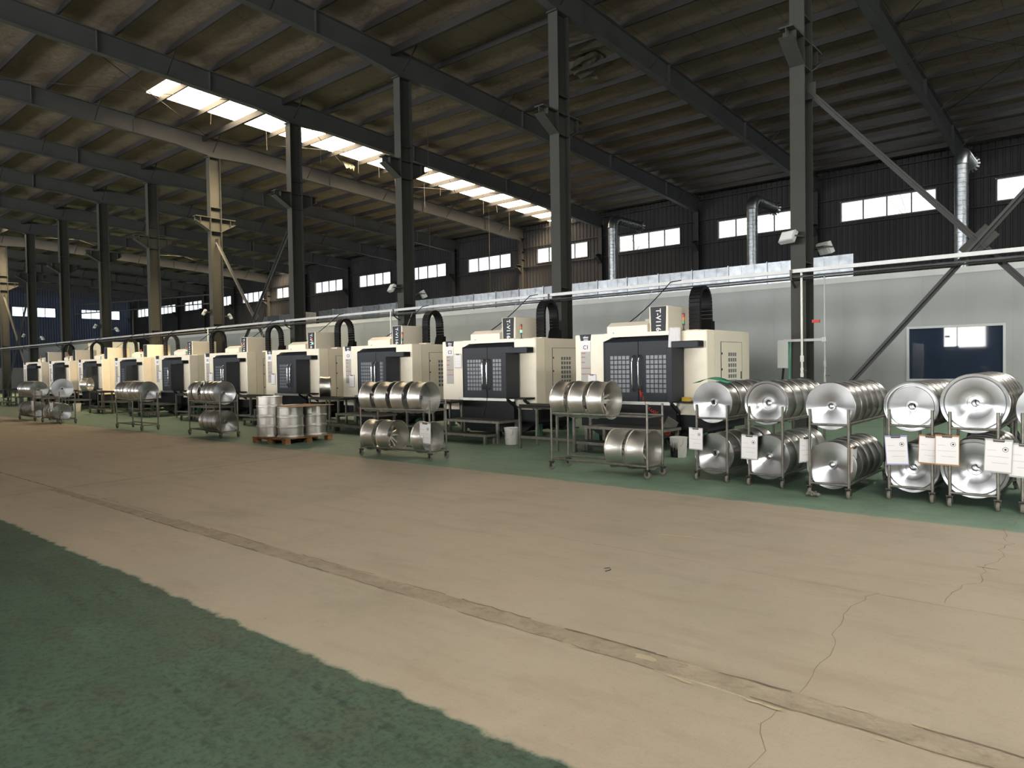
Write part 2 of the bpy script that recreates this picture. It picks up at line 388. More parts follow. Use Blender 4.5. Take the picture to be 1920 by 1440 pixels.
# patched trench strip along the aisle, ragged edges
mb = MB(); n0 = 0; xs = [-11.4 + i * 0.16 for i in range(int((XR + 11) / 0.16))]
rng = random.Random(3)
for i, x in enumerate(xs):
    a = 3.30 + rng.uniform(-0.012, 0.012); b = 3.49 + rng.uniform(-0.012, 0.012)
    if x < -7: b -= 0.06 * min(1, (-7 - x) / 3)
    mb.v += [(x, a, 0.0), (x, a + 0.006, 0.003), (x, b - 0.006, 0.003), (x, b, 0.0)]
    if i:
        k = 4 * i
        for j in range(3): mb.f.append((k - 4 + j, k + j, k + j + 1, k - 3 + j))
mb.build('trench_patch', 'patch', fl)
mat('trench_edge_dirt', srgb(118, 107, 90), 0.95, var=0.3, scale=8)
def ribbon(name, pts, wd, m, z=0.0015, jit=0.0, seed=1):
    r = random.Random(seed); P = []
    for i in range(len(pts) - 1):
        a = Vector(pts[i]); b = Vector(pts[i + 1]); k = max(1, int((b - a).length / 0.09))
        for j in range(k): P.append(a.lerp(b, j / k) + Vector((r.uniform(-jit, jit), r.uniform(-jit, jit))))
    P.append(Vector(pts[-1])); mb = MB()
    for i, p in enumerate(P):
        d = (P[min(i + 1, len(P) - 1)] - P[max(i - 1, 0)]).normalized(); nrm = Vector((-d.y, d.x)); ww = wd * r.uniform(0.5, 1.2)
        mb.v += [tuple(p + nrm * ww / 2) + (z,), tuple(p - nrm * ww / 2) + (z,)]
        if i: k = 2 * i; mb.f.append((k - 2, k - 1, k + 1, k))
    return mb.build(name, m, fl)
ribbon('crack', [(-1.28, 5.35), (-1.34, 4.97), (-1.31, 4.59), (-1.22, 4.23), (-1.2, 4.06), (-1.2, 3.84), (-1.18, 3.51)], 0.0045, 'crack', jit=0.022, seed=2)
ribbon('crack', [(-1.19, 3.29), (-1.2, 3.01), (-1.12, 2.9), (-1.1, 2.6), (-1.18, 2.3)], 0.004, 'crack', jit=0.018, seed=4)
ribbon('crack', [(-0.77, 8.89), (-0.81, 7.98), (-0.71, 7.5), (-0.75, 7.18), (-0.7, 6.82), (-0.78, 6.51), (-0.76, 6.18), (-0.83, 5.82), (-0.87, 5.4)], 0.006, 'crack', jit=0.032, seed=5)
ribbon('floor_joint', [(-4.2, 5.33), (6, 5.38)], 0.005, 'crack', jit=0.004, seed=6)
ribbon('floor_joint', [(-11.2, 2.4), (-11.33, 3.44), (-11.42, 4.44), (-11.7, 6.83), (-11.75, 8.0)], 0.03, 'crack', jit=0.004, seed=7)
ribbon('floor_joint', [(-26, 3.36), (-11.4, 3.4)], 0.03, 'crack', jit=0.006, seed=17)
rq = random.Random(31)
for yy in (3.305, 3.49):      # dirt packed along the broken trench edges
    x = -10.5
    while x < 2.0:
        ln = rq.uniform(0.25, 1.1)
        ribbon('edge_dirt', [(x, yy + rq.uniform(-.008, .008)), (x + ln, yy + rq.uniform(-.008, .008))], rq.uniform(0.006, 0.014), 'trench_edge_dirt', z=0.0042, jit=0.009, seed=int(x * 100))
        x += ln + rq.uniform(0.05, 0.6)
r5 = random.Random(11)
def flake(x, y, a, b):
    mb = MB(); n = 11; mb.v.append((x, y, 0.0052))
    for i in range(n):
        t = 2 * PI * i / n; q = r5.uniform(0.55, 1.05); mb.v.append((x + a * q * math.cos(t), y + b * q * math.sin(t), 0.0046))
    for i in range(n): mb.f.append((0, 1 + i, 1 + (i + 1) % n))
    mb.build('paint_flake', 'chip', fl)
for k in range(26):      # flaked paint along the old aisle line and the trench
    if k < 14: x = -4.5 + k * 0.34 + r5.uniform(-.1, .1); y = 6.45 + 0.02 * k / 3 + r5.uniform(-.02, .02); a, b = r5.uniform(.03, .11), r5.uniform(.006, .014)
    else: x = -2.0 + (k - 14) * 0.2 + r5.uniform(-.08, .08); y = r5.choice((3.28, 3.5)) + r5.uniform(-.015, .015); a, b = r5.uniform(.02, .07), r5.uniform(.008, .018)
    flake(x, y, a, b)
flake(-1.98, 3.41, 0.075, 0.045)

# corrugated sheet walls
def corrugated(mb, a0, a1, z0, z1, plane, at, out, pitch=0.25, depth=0.035):
    # ribs run vertically; plane 'y' -> wall at y=at, spans x; 'x' -> wall at x=at, spans y
    pts = [(a0, at)]; a = math.floor(a0 / pitch) * pitch
    while a < a1 - 1e-6:
        for f, d in ((0, 0), (0.55, 0), (0.68, 1), (0.87, 1)):
            if a0 < a + f * pitch < a1: pts.append((a + f * pitch, at + out * d * depth))
        a += pitch
    pts.append((a1, at)); n = len(mb.v)
    for p, q in pts:
        for z in (z0, z1): mb.v.append((p, q, z) if plane == 'y' else (q, p, z))
    for i in range(len(pts) - 1):
        k = n + 2 * i; mb.f.append((k, k + 2, k + 3, k + 1))
WZ0, WZ1 = 8.03, 8.99
WIN_C = [-1.88 - 6 * k for k in range(15)]       # one ribbon window to each bay
WIN_C = [c for c in WIN_C if c > XE + 2.5]
WW = 1.95
mb = MB(); edges = sorted([(c - WW, c + WW) for c in WIN_C])
corrugated(mb, XE, XR, 0, WZ0, 'y', YW, -1); corrugated(mb, XE, XR, WZ1, 10.75, 'y', YW, -1)
x = XE
for a, b in edges:
    corrugated(mb, x, a, WZ0, WZ1, 'y', YW, -1); x = b
corrugated(mb, x, XR, WZ0, WZ1, 'y', YW, -1)
wall_back = struct(mb.build('wall_back', 'wall_sheet'), 'corrugated steel side wall with a row of high ribbon windows', 'wall')
for z in (5.4, 7.9, 9.12, 10.2):
    MB().box(XE, XR, YW - 0.16, YW - 0.05, z - 0.03, z + 0.03).build('girt', 'wall_sheet', wall_back)
mb = MB(); EW = [(22.9, 27.0), (29.5, 33.6), (16.4, 20.4), (10, 14), (3.5, 7.5)]
corrugated(mb, YF, YW, 2.3, 7.75, 'x', XE, 1); corrugated(mb, YF, YW, 8.8, 12.6, 'x', XE, 1)
y = YF
for a, b in sorted(EW):
    corrugated(mb, y, a, 7.75, 8.8, 'x', XE, 1); y = b
corrugated(mb, y, YW, 7.75, 8.8, 'x', XE, 1)
wall_end = struct(mb.build('wall_end', 'end_sheet'), 'bluish grey corrugated end wall at the far end of the hall', 'wall')
MB().box(XE - 0.1, XE + 0.06, YF, YW, 0, 2.3).build('block_plinth', 'block_wall', wall_end)
for z in (4.6, 6.4): MB().box(XE + 0.05, XE + 0.16, YF, YW, z - 0.04, z + 0.04).build('girt', 'end_sheet', wall_end)
# walls behind and beside the camera
mb = MB(); WB, WT = REAR_Z - REAR_H / 2, REAR_Z + REAR_H / 2
mb.box(XE, XR, YF - 0.2, YF, WT + 0.001, 12.3); mb.box(XE, XR, YF - 0.2, YF, 0, WB)
x = XE
for c in sorted(REAR_X):
    mb.box(x, c - REAR_W / 2, YF - 0.2, YF, WB, WT); x = c + REAR_W / 2
mb.box(x, XR, YF - 0.2, YF, WB, WT)
struct(mb.build('wall_front', 'wall_sheet'), 'wall behind the camera with a row of large windows', 'wall')
mb = MB(); mb.box(XR, XR + 0.2, YF, YW, 0, WB); mb.box(XR, XR + 0.2, YF, YW, WT, 12.7); y = YF
for c in (2.0, 9.0, 16.0):
    mb.box(XR, XR + 0.2, y, c - REAR_W / 2, WB, WT); y = c + REAR_W / 2
mb.box(XR, XR + 0.2, y, YW, WB, WT)
struct(mb.build('wall_right', 'wall_sheet'), 'end wall of the hall on the near side', 'wall')

struct(MB().box(-60, -5.0, -3.6, -3.5, 0, 2.3).build('wall_light_block', 'partition'), 'added low wall behind the camera, shading the aisle floor', 'wall')  # unseen wall, added to keep rear window light off the left aisle floor
# ribbon windows
WN = [0]
def ribbon_window(c, half, z0, z1, plane, at, inward, label):
    WN[0] += 1
    rot = 0 if plane == 'y' else PI / 2
    e = empty('window_%d' % WN[0], (c, at, z0) if plane == 'y' else (at, c, z0), rot)
    struct(e, label, 'window')
    h = z1 - z0; s = inward
    f = MB()
    for a, b, q, r in ((-half, half, 0, 0.05), (-half, half, h - 0.05, h), (-half, -half + 0.05, 0.05, h - 0.05), (half - 0.05, half, 0.05, h - 0.05)):
        f.box(a, b, -0.06, 0.06, q, r)
    f.build('window_frame', 'steel_dark', e)
    for k in range(1, 4):
        x = -half + 2 * half * k / 4; MB().box(x - 0.025, x + 0.025, -0.04, 0.04, 0.05, h - 0.05).build('mullion', 'steel_dark', e)
    pw = 2 * half / 4
    for k in range(4):
        x = -half + pw * k; MB().box(x + 0.026, x + pw - 0.026, -0.004, 0.004, 0.05, h - 0.05).build('pane', 'window_glass', e)
    return e
for k, c in enumerate(sorted(WIN_C, reverse=True)):
    ribbon_window(c, WW, WZ0, WZ1, 'y', YW, -1, 'four-pane high window, %s from the near end of the long wall' % ORD[k])
for k, (a, b) in enumerate(EW):
    ribbon_window((a + b) / 2, (b - a) / 2, 7.75, 8.8, 'x', XE, 1, 'high window in the far end wall, %s from the corner' % ORD[[1, 0, 2, 3, 4][k]])

# roof: insulated sheet, purlins, skylight strips
SKY = [(-26.75, -25.05), (-56.75, -55.05)]
def roof_strip(mb, x0, x1, y0, y1, lift=0.0, th=0.05):
    n = len(mb.v)
    ys = [y0, y1] if y0 >= -5 or y1 <= -5 else [y0, -5, y1]
    for y in ys:
        z = roof_z(y) + lift
        mb.v += [(x0, y, z), (x1, y, z), (x1, y, z + th), (x0, y, z + th)]
    for i in range(len(ys) - 1):
        k = n + 4 * i
        for a, b in ((0, 1), (1, 2), (2, 3), (3, 0)): mb.f.append((k + a, k + b, k + 4 + b, k + 4 + a))
    mb.f.append((n, n + 3, n + 2, n + 1)); k = n + 4 * (len(ys) - 1); mb.f.append((k, k + 1, k + 2, k + 3))
mb = MB(); x = XE
for a, b in sorted(SKY):
    roof_strip(mb, x, a, YF, YW); roof_strip(mb, a, b, YF, 11.2); x = b
roof_strip(mb, x, XR, YF, YW)
ceiling = struct(mb.build('ceiling', 'roof_insulation'), 'dark insulated sheet roof sloping down to the window wall', 'roof')
for k, (a, b) in enumerate(SKY):
    for j in range(4):
        mb = MB(); y0 = 11.2 + j * 6; y1 = min(11.2 + (j + 1) * 6, YW - 0.05)
        roof_strip(mb, a, b, y0 + 0.01, y1, 0.0, 0.02)
        mb.build('skylight_sheet', 'skylight_sheet', ceiling)
# purlins: steel channels under the sheet
pl = MB().prism([(-0.03, 0), (0.03, 0), (0.03, 0.022), (-0.012, 0.022), (-0.012, 0.178), (0.03, 0.178), (0.03, 0.2), (-0.03, 0.2)], 'x', XE, XR).mesh('purlin', 'purlin_steel')
PURL_Y = [4.2 + 1.5 * k for k in range(21)]
for y in PURL_Y:
    add('purlin', pl, ceiling, (0, y, roof_z(y) - 0.205))
# a doubled member along the column line
MB().box(XE, XR, YC - 0.45, YC - 0.36, roof_z(YC) - 0.42, roof_z(YC) - 0.2).build('ridge_strut', 'purlin_steel', ceiling)
# rafters: tapered I sections
def rafter(xc, k):
    mb = MB(); ys = [YF, -5, 5, 10, YC - 1.6, YC, YC + 1.6, 21, 28, YW - 0.1]
    def prof(y):
        top = roof_z(y) - 0.21; d = 0.66
        if abs(y - YC) < 0.2: d = 0.80
        if y > 34: d = 0.8
        bt = top - d; fw = 0.11
        return [(xc - fw, bt), (xc + fw, bt), (xc + fw, bt + 0.02), (xc + 0.007, bt + 0.02), (xc + 0.007, top - 0.02), (xc + fw, top - 0.02), (xc + fw, top), (xc - fw, top), (xc - fw, top - 0.02), (xc - 0.007, top - 0.02), (xc - 0.007, bt + 0.02), (xc - fw, bt + 0.02)]
    for y in ys: mb.v += [(p, y, q) for p, q in prof(y)]
    for i in range(len(ys) - 1):
        for j in range(12): a = 12 * i + j; b = 12 * i + (j + 1) % 12; mb.f.append((a, b, b + 12, a + 12))
    mb.f.append(tuple(reversed(range(12)))); mb.f.append(tuple(12 * (len(ys) - 1) + j for j in range(12)))
    o = mb.build('rafter', 'rafter_paint')
    struct(o, 'steel roof rafter above the %s column line from the near end' % ORD[k], 'rafter'); o['group'] = 'roof rafters'
    st = MB().box(-0.1, 0.1, -0.008, 0.008, -0.64, 0).mesh('stiffener', 'rafter_paint')
    for y in (8.2, 11.6, 20.5, 26.5, 31.5):
        add('stiffener', st, o, (xc, y, roof_z(y) - 0.22))
    # fly braces from rafter foot to purlin
    fb = MB().bar((0.1, 0, -0.6), (0.75, 0, 0), 0.03, 0.03).mesh('fly_brace', 'purlin_steel')
    for y in PURL_Y[4::3]: add('fly_brace', fb, o, (xc, y, roof_z(y) - 0.22))
for k, x in enumerate(WBAYS): rafter(x, k)
# tie rods of the roof bracing
def rod(p, q, r=0.012, name='tie_rod', m='purlin_steel', parent=None):
    return MB().tube([p, q], r, 6).build(name, m, parent if parent else ceiling)
for xb in (-28.85, -58.85, -4.85):
    for y0 in (7.2, 14.7, 22.2):
        for s in (0, 1):
            ya, yb = (y0, y0 + 7.5) if s else (y0 + 7.5, y0)
            rod((xb + 0.1, ya, roof_z(ya) - 0.32), (xb + 5.9, yb, roof_z(yb) - 0.32))
# hanging cords of torn seam tape below the skylight, torn insulation flaps
r9 = random.Random(21)
for k in range(16):
    y = 12 + k * 1.4 + r9.uniform(-.4, .4); x = r9.choice((-26.75, -25.1)) + r9.uniform(-.12, .12); ln = r9.uniform(0.3, 0.8)
    if k % 5 == 4: ln = 1.3
    rod((x, y, roof_z(y)), (x + r9.uniform(-.05, .05), y, roof_z(y) - ln), 0.006, 'hanging_tape', 'insulation_torn')
for (x, y, L_) in ((-20.3, 19.0, 3.4), (-27.6, 30.5, 3.6), (-35, 20, 3.0)):
    rod((x, y, roof_z(y)), (x, y, roof_z(y) - L_ - 1.8), 0.006, 'hanging_wire', 'insulation_torn')
def flap(x, y, sx, sy, drop, seed):
    r = random.Random(seed); mb = MB(); n = 7
    for i in range(n):
        for j in range(n):
            u, v = i / (n - 1), j / (n - 1)
            mb.v.append((x + sx * u, y + sy * v + r.uniform(-.04, .04), roof_z(y + sy * v) - 0.03 - drop * (u ** 1.5) * (0.4 + 0.6 * math.sin(v * 9 + seed) ** 2) - r.uniform(0, .04)))
    for i in range(n - 1):
        for j in range(n - 1): a = i * n + j; mb.f.append((a, a + 1, a + n + 1, a + n))
    mb.build('torn_insulation', 'insulation_torn', ceiling)
flap(-13.6, 17.2, 2.0, 1.2, 0.22, 1); flap(-14.8, 18.9, 1.7, 1.1, 0.15, 2); flap(-12.3, 18.6, -1.2, 1.1, 0.25, 3); flap(-27.3, 20.0, 0.5, 0.5, 0.6, 4)

# columns: H sections with crane corbels
def h_poly(bx, dy, tf=0.02, tw=0.014):
    a, b = bx / 2, dy / 2; t = tw / 2
    return [(-a, -b), (a, -b), (a, -b + tf), (t, -b + tf), (t, b - tf), (a, b - tf), (a, b), (-a, b), (-a, b - tf), (-t, b - tf), (-t, -b + tf), (-a, -b + tf)]
BX, DY = 0.29, 0.48
COLTOP = roof_z(YC) - 0.21 - 0.80
shaft = MB().prism(h_poly(BX, DY), 'z', 0.0, COLTOP).mesh('shaft', 'column_paint')
plate = MB().box(-0.24, 0.24, -0.34, 0.34, 0, 0.025).mesh('base_plate', 'column_paint')
capp = MB().box(-0.16, 0.16, -0.3, 0.3, COLTOP - 0.03, COLTOP).mesh('cap_plate', 'column_paint')
cb = MB()
cb.box(-0.14, 0.14, DY / 2, DY / 2 + 0.62, 8.0, 8.03)                                   # top flange
cb.prism([(DY / 2, 8.0), (DY / 2, 7.46), (DY / 2 + 0.62, 7.82), (DY / 2 + 0.62, 8.0)], 'x', -0.008, 0.008)
n = len(cb.v); cb.bar((0, DY / 2, 7.47), (0, DY / 2 + 0.62, 7.83), 0.28, 0.02)
corb = cb.mesh('corbel', 'column_paint')
stf = MB().box(-0.13, 0.13, -DY / 2 + 0.02, DY / 2 - 0.02, -0.01, 0.01).mesh('stiffener', 'column_paint')
cst = MB().box(-0.13, 0.13, DY / 2 + 0.40, DY / 2 + 0.412, 7.72, 8.0).mesh('stiffener', 'column_paint')
for k, x in enumerate(BAYS):
    o = add('column', shaft, None, (x, YC, 0))
    struct(o, 'grey-green steel H column, %s in the row from the near end' % ORD[k], 'column'); o['group'] = 'columns along the machine row'
    add('base_plate', plate, o); add('cap_plate', capp, o)
    for rz in (0, PI):
        add('corbel', corb, o, rot=(0, 0, rz)); add('stiffener', cst, o, rot=(0, 0, rz))
    for z in (7.46, 8.0, 8.45, 3.6): add('stiffener', stf, o, (0, 0, z))
# wall columns
wsh = MB().prism(h_poly(0.26, 0.36), 'z', 0, 9.75).mesh('wall_column', 'wall_sheet')
wcb = MB().box(-0.13, 0.13, -0.62, -0.18, 7.98, 8.01).prism([(-0.18, 8.0), (-0.18, 7.5), (-0.62, 7.85), (-0.62, 8.0)], 'x', -0.008, 0.008).bar((0, -0.18, 7.5), (0, -0.62, 7.84), 0.26, 0.02).mesh('corbel', 'wall_sheet')
wst = MB().box(-0.12, 0.12, -0.16, 0.16, -0.01, 0.01).mesh('stiffener', 'wall_sheet')
for k, x in enumerate(WBAYS):
    o = add('wall_column', wsh, None, (x, YW - 0.24, 0)); struct(o, 'steel wall column between high windows, %s from the near end' % ORD[k], 'column'); o['group'] = 'columns along the window wall'
    add('corbel', wcb, o)
    for z in (8.4, 8.9): add('stiffener', wst, o, (0, 0, z))

# partition wall of the inner room
YP = 21.7
wp = empty('wall_partition', (0, YP, 0)); struct(wp, 'white panel partition wall behind the machine row', 'wall')
pn = MB().box(0.0006, 0.9994, 0, 0.06, 0.08, 3.86).mesh('panel', 'partition')
PX0, PX1 = -50, 5
WINX0, WINX1, WINZ0, WINZ1 = -4.33, -2.2, 1.1, 2.47
for k in range(PX0, PX1):
    if k + 1 > WINX0 and k < WINX1:
        lo = MB().box(0.0006, 0.9994, 0, 0.06, 0.08, WINZ0); hi = MB().box(0.0006, 0.9994, 0, 0.06, WINZ1, 3.86)
        for q in (lo, hi): q.build('panel', 'partition', wp, loc=(k, 0, 0))
        if k < WINX0: MB().box(0.0006, WINX0 - k, 0, 0.06, WINZ0, WINZ1).build('panel', 'partition', wp, loc=(k, 0, 0))
        if k + 1 > WINX1: MB().box(WINX1 - k, 0.9994, 0, 0.06, WINZ0, WINZ1).build('panel', 'partition', wp, loc=(k, 0, 0))
    else: add('panel', pn, wp, (k, 0, 0))
MB().box(PX0, PX1, -0.02, 0.08, 0, 0.08).build('floor_channel', 'trim_white', wp)
MB().box(PX0, PX1, -0.025, 0.09, 3.86, 4.02).build('top_trim', 'trim_white', wp)
MB().box(PX0, PX1, 0.062, 0.075, 0.1, 3.86).build('backing_sheet', 'partition', wp)
bk = wp.children[-1]
MB().box(PX0, PX0 + 0.06, 0.08, 8, 0, 4.0).build('return_panel', 'partition', wp)
MB().box(PX0, PX1, 0.08, 8, 3.96, 4.0).build('room_ceiling', 'partition', wp)
e = empty('window_%d' % (WN[0] + 1), (WINX0, YP, WINZ0)); struct(e, 'dark interior window in the white partition', 'window')
ww, wh = WINX1 - WINX0, WINZ1 - WINZ0
MB().box(0, ww, 0.03, 0.04, 0, wh).build('pane', 'dark_glass', e)
f = MB()
for a, b, q, r in ((-0.05, ww + 0.05, -0.05, 0.01), (-0.05, ww + 0.05, wh - 0.01, wh + 0.05), (-0.05, 0.01, 0.01, wh - 0.01), (ww - 0.01, ww + 0.05, 0.01, wh - 0.01)): f.box(a, b, -0.02, 0.055, q, r)
f.build('window_frame', 'trim_white', e)
# second enclosure further down the hall
mb = MB(); mb.box(-81, -64, YP, YP + 4, 0, 4.2)
struct(mb.build('wall_far_room', 'partition'), 'pale enclosure wall at the far end of the hall', 'wall')

# ================================================================== BUILDING SERVICES
# cross bracing between columns
def cross_brace(x0, label):
    e = empty('cross_brace', (x0 + 3, YC, 0)); tag(e, label, 'brace', 'cross braces between columns')
    for s in (-1, 1):
        p = Vector((-2.86 * s, 0.03 * s, 7.0)); q = Vector((2.86 * s, 0.03 * s, 0.3))
        mb = MB(); mb.bar(p, q, 0.012, 0.11, up=(0, 0, 1)); mb.bar(p + Vector((0, -0.05, 0)), q + Vector((0, -0.05, 0)), 0.10, 0.012)
        mb.build('brace_angle', 'rafter_paint', e)
        for t in (p, q): MB().box(t.x - 0.14, t.x + 0.14, 0.0, 0.014, t.z - 0.16, t.z + 0.16).build('gusset_plate', 'column_paint', e)
    MB().bar((-0.2, -0.01, 3.45), (0.2, -0.01, 3.85), 0.012, 0.3).build('gusset_plate', 'column_paint', e)
cross_brace(-4.85, 'steel cross brace in front of the partition window')
cross_brace(-28.85, 'steel cross brace under the bright skylight strip')
cross_brace(-58.85, 'steel cross brace at the far end of the column row')

# service rails along the columns
RY, RZ = 14.28, 3.40
o = MB().box(XE + 6, 3.0, RY - 0.035, RY + 0.035, RZ - 0.035, RZ + 0.035).build('cable_trunking', 'galv_pipe')
tag(o, 'pale square cable trunking running along the row of columns', 'trunking')
br = MB().box(-0.02, 0.02, -0.05, 0.22, -0.17, -0.13).box(-0.02, 0.02, -0.06, -0.045, -0.18, 0.03).bar((0, 0.2, -0.3), (0, -0.05, -0.15), 0.03, 0.03).mesh('bracket', 'steel_dark')
for x in BAYS: add('bracket', br, o, (x - 0.05, RY, RZ))
o = MB().tube([(XE + 6, RY - 0.02, RZ - 0.115), (3, RY - 0.02, RZ - 0.115)], 0.02, 8).build('air_pipe', 'galv', None, True); tag(o, 'upper thin metal air pipe below the cable trunking', 'pipe')
o = MB().tube([(XE + 6, RY + 0.06, RZ - 0.15), (3, RY + 0.06, RZ - 0.15)], 0.016, 8).build('air_pipe', 'steel_dark', None, True); tag(o, 'lower dark air pipe below the cable trunking', 'pipe')
# pipe drops
def drop(x, y, z0, z1, r, m, label):
    e = empty('pipe_drop', (x, y, z0)); tag(e, label, 'pipe')
    MB().tube([(0, 0, 0.1), (0, 0, z1 - z0)], r, 10).build('pipe', m, e, True)
    MB().tube([(0, 0, 0.3), (0, 0, 0.42)], r * 1.7, 10).build('coupling', m, e, True)
    MB().lathe([(0.001, 0), (r * 1.4, 0.0), (r * 1.6, 0.05), (r * 1.2, 0.1), (r * 1.5, 0.16), (r, 0.2)], 10).build('valve', m, e, True)
    MB().box(-0.02, 0.09, -0.01, 0.01, 0.12, 0.14).build('lever', 'steel_dark', e)
    return e
drop(-4.72, 14.3, 1.32, 3.37, 0.021, 'white_pipe', 'white air pipe running down the nearest column')
drop(-4.30, 14.33, 1.22, 3.29, 0.015, 'dull_zinc', 'thin grey pipe hanging beside the nearest column')
drop(-16.86, 14.1, 2.3, 3.38, 0.021, 'white_pipe', 'white pipe dropping from the trunking behind machine C3')
drop(-28.4, 14.1, 2.3, 3.38, 0.021, 'white_pipe', 'white pipe dropping beside the sunlit column')
o = MB().box(-5.1, -4.28, 14.36, 14.40, 2.02, 2.07).build('pipe_bracket', 'dull_zinc'); tag(o, 'grey strut bar fixing two pipes to the nearest column', 'bracket')
MB().box(-4.34, -4.26, 14.28, 14.36, 2.0, 2.09).build('clamp', 'dull_zinc', o)
e = empty('electric_box', (-5.11, 14.44, 1.5)); tag(e, 'small white electric cabinet on the side of the nearest column', 'electric box')
MB().cbox(-0.12, 0.1, -0.07, 0.07, 0, 0.56, 0.008).build('case', 'trim_white', e)
MB().box(-0.11, 0.09, -0.076, -0.07, 0.012, 0.54).build('door', 'trim_white', e)
MB().tube([(-0.02, 0, 0), (-0.05, 0, -0.3), (-0.1, 0, -0.75)], 0.022, 8).build('conduit', 'black_plastic', e, True)
o = MB().tube([(-4.97, 14.42, 2.06), (-4.99, 14.4, 1.85), (-5.0, 14.4, 1.2), (-5.0, 14.4, 0.4)], 0.017, 8).build('green_hose', 'green_hose', None, True); tag(o, 'green air hose hanging down the nearest column', 'hose')
pts = []
for i in range(40):
    t = i / 39; pts.append((-4.78 + 0.10 * math.cos(t * 9), 14.2 + 0.03 * math.sin(t * 5), 1.18 + 0.1 * math.sin(t * 9) - 0.9 * max(0, t - 0.75)))
o = MB().tube(pts, 0.012, 6).build('green_hose', 'green_hose', None, True); tag(o, 'coiled green hose under the white air pipe', 'hose')
o = MB().bar((-4.62, 14.62, 2.42), (-4.48, 14.62, 2.42), 0.05, 0.06).build('red_tag', 'red_print'); tag(o, 'small red clip on the edge of the nearest column', 'clip')

# floodlights on the columns
def flood(x, y, z, rz, tilt, label):
    e = empty('floodlight', (x, y, z), rz); tag(e, label, 'floodlight', 'floodlights on the columns')
    b = MB().cbox(-0.17, 0.17, -0.05, 0.05, -0.12, 0.12, 0.012).build('housing', 'trim_white', e); b.rotation_euler = (tilt, 0, 0)
    MB().box(-0.14, 0.14, -0.056, -0.05, -0.09, 0.09).build('glass', 'lamp_glass', b)
    for k in range(6): MB().box(-0.12 + 0.046 * k, -0.112 + 0.046 * k, 0.05, 0.075, -0.1, 0.1).build('fin', 'trim_white', b)
    MB().box(-0.19, -0.17, -0.02, 0.2, -0.015, 0.015).box(0.17, 0.19, -0.02, 0.2, -0.015, 0.015).box(-0.19, 0.19, 0.2, 0.22, -0.015, 0.015).build('bracket', 'steel_dark', e)
for x, nm in ((-4.85, 'nearest column'), (-16.85, 'column behind machine C3'), (-28.85, 'sunlit column'), (-40.85, 'column beyond the sunlit one'), (-52.85, 'second farthest column')):
    flood(x - 0.1, YC - 0.5, 4.08, -0.35, -0.5, 'white floodlight on the aisle face of the %s' % nm)
    flood(x + 0.32, YC + 0.42, 3.92, 2.6, -0.5, 'white floodlight on the back of the %s' % nm)

# rectangular sheet metal duct on top of the partition
dr = empty('sheet_metal_duct', (0, 22.35, 4.05)); tag(dr, 'long galvanised rectangular duct lying on top of the partition', 'duct')
dx0, dx1 = -37.2, -5.78; nsec = 25; sl = (dx1 - dx0) / nsec
sec = MB(); sec.box(0.0, sl - 0.03, -0.33, 0.33, 0.0, 0.66)
for q in (0.33, 0.66): sec.box(sl * q - 0.008, sl * q + 0.008, -0.338, 0.338, -0.006, 0.668)
sec_me = sec.mesh('duct_section', 'galv'); flg = MB().box(-0.03, 0.0, -0.36, 0.36, -0.03, 0.69).mesh('flange', 'galv')
for k in range(nsec):
    if k == 3: continue
    s_ = add('duct_section', sec_me, dr, (dx0 + k * sl, 0, 0)); add('flange', flg, s_, (sl, 0, 0)) if k < nsec - 1 else None
MB().prism([(dx0 - 0.9, 0), (dx0, 0), (dx0, 0.66), (dx0 - 0.35, 0.66)], 'y', -0.33, 0.33).build('duct_elbow', 'galv', dr)

# round spiral ducts rising from it
def spiral(x, zb, zt, arm, label):
    e = empty('spiral_duct', (x, 22.35, zb)); tag(e, label, 'duct', 'round ducts above the partition')
    h = zt - zb; prof = []; k = 0; z = 0
    while z < h - 0.16:
        prof += [(0.165, z), (0.165, z + 0.10), (0.172, z + 0.105), (0.172, z + 0.115), (0.165, z + 0.12)]; z += 0.12
    MB().lathe(prof, 24).build('riser', 'galv', e, True)
    pts = [(0, 0.34 * (1 - math.cos(t)), z + 0.34 * math.sin(t)) for t in [PI / 2 * i / 8 for i in range(9)]]
    MB().tube(pts, 0.17, 24, caps=False).build('elbow', 'galv', e, True)
    zc = z + 0.34; prof = []; y = 0.34
    while y < arm:
        prof += [(0.165, y), (0.165, y + 0.10), (0.172, y + 0.105), (0.172, y + 0.115), (0.165, y + 0.12)]; y += 0.12
    MB().lathe(prof, 24, axis='y', c=(0, 0, zc)).build('arm', 'galv', e, True)
    r = random.Random(int(x * 10)); mb = MB()
    for q in range(14):
        t = 2 * PI * q / 14; a = Vector((0.165 * math.cos(t), y, zc + 0.165 * math.sin(t))); b = Vector((0.235 * math.cos(t), y + r.uniform(0.02, 0.1), zc + 0.235 * math.sin(t)))
        mb.bar(a, b, 0.05, 0.003, up=(0, 1, 0.01))
    mb.build('torn_end', 'galv', e)
spiral(-14.12, 4.7, 6.7, 1.9, 'round spiral duct nearest the lit beige wall')
spiral(-8.9, 4.7, 6.65, 1.9, 'round spiral duct beside the nearest column')
spiral(-3.2, 4.04, 6.95, 1.5, 'round spiral duct behind the cross brace')

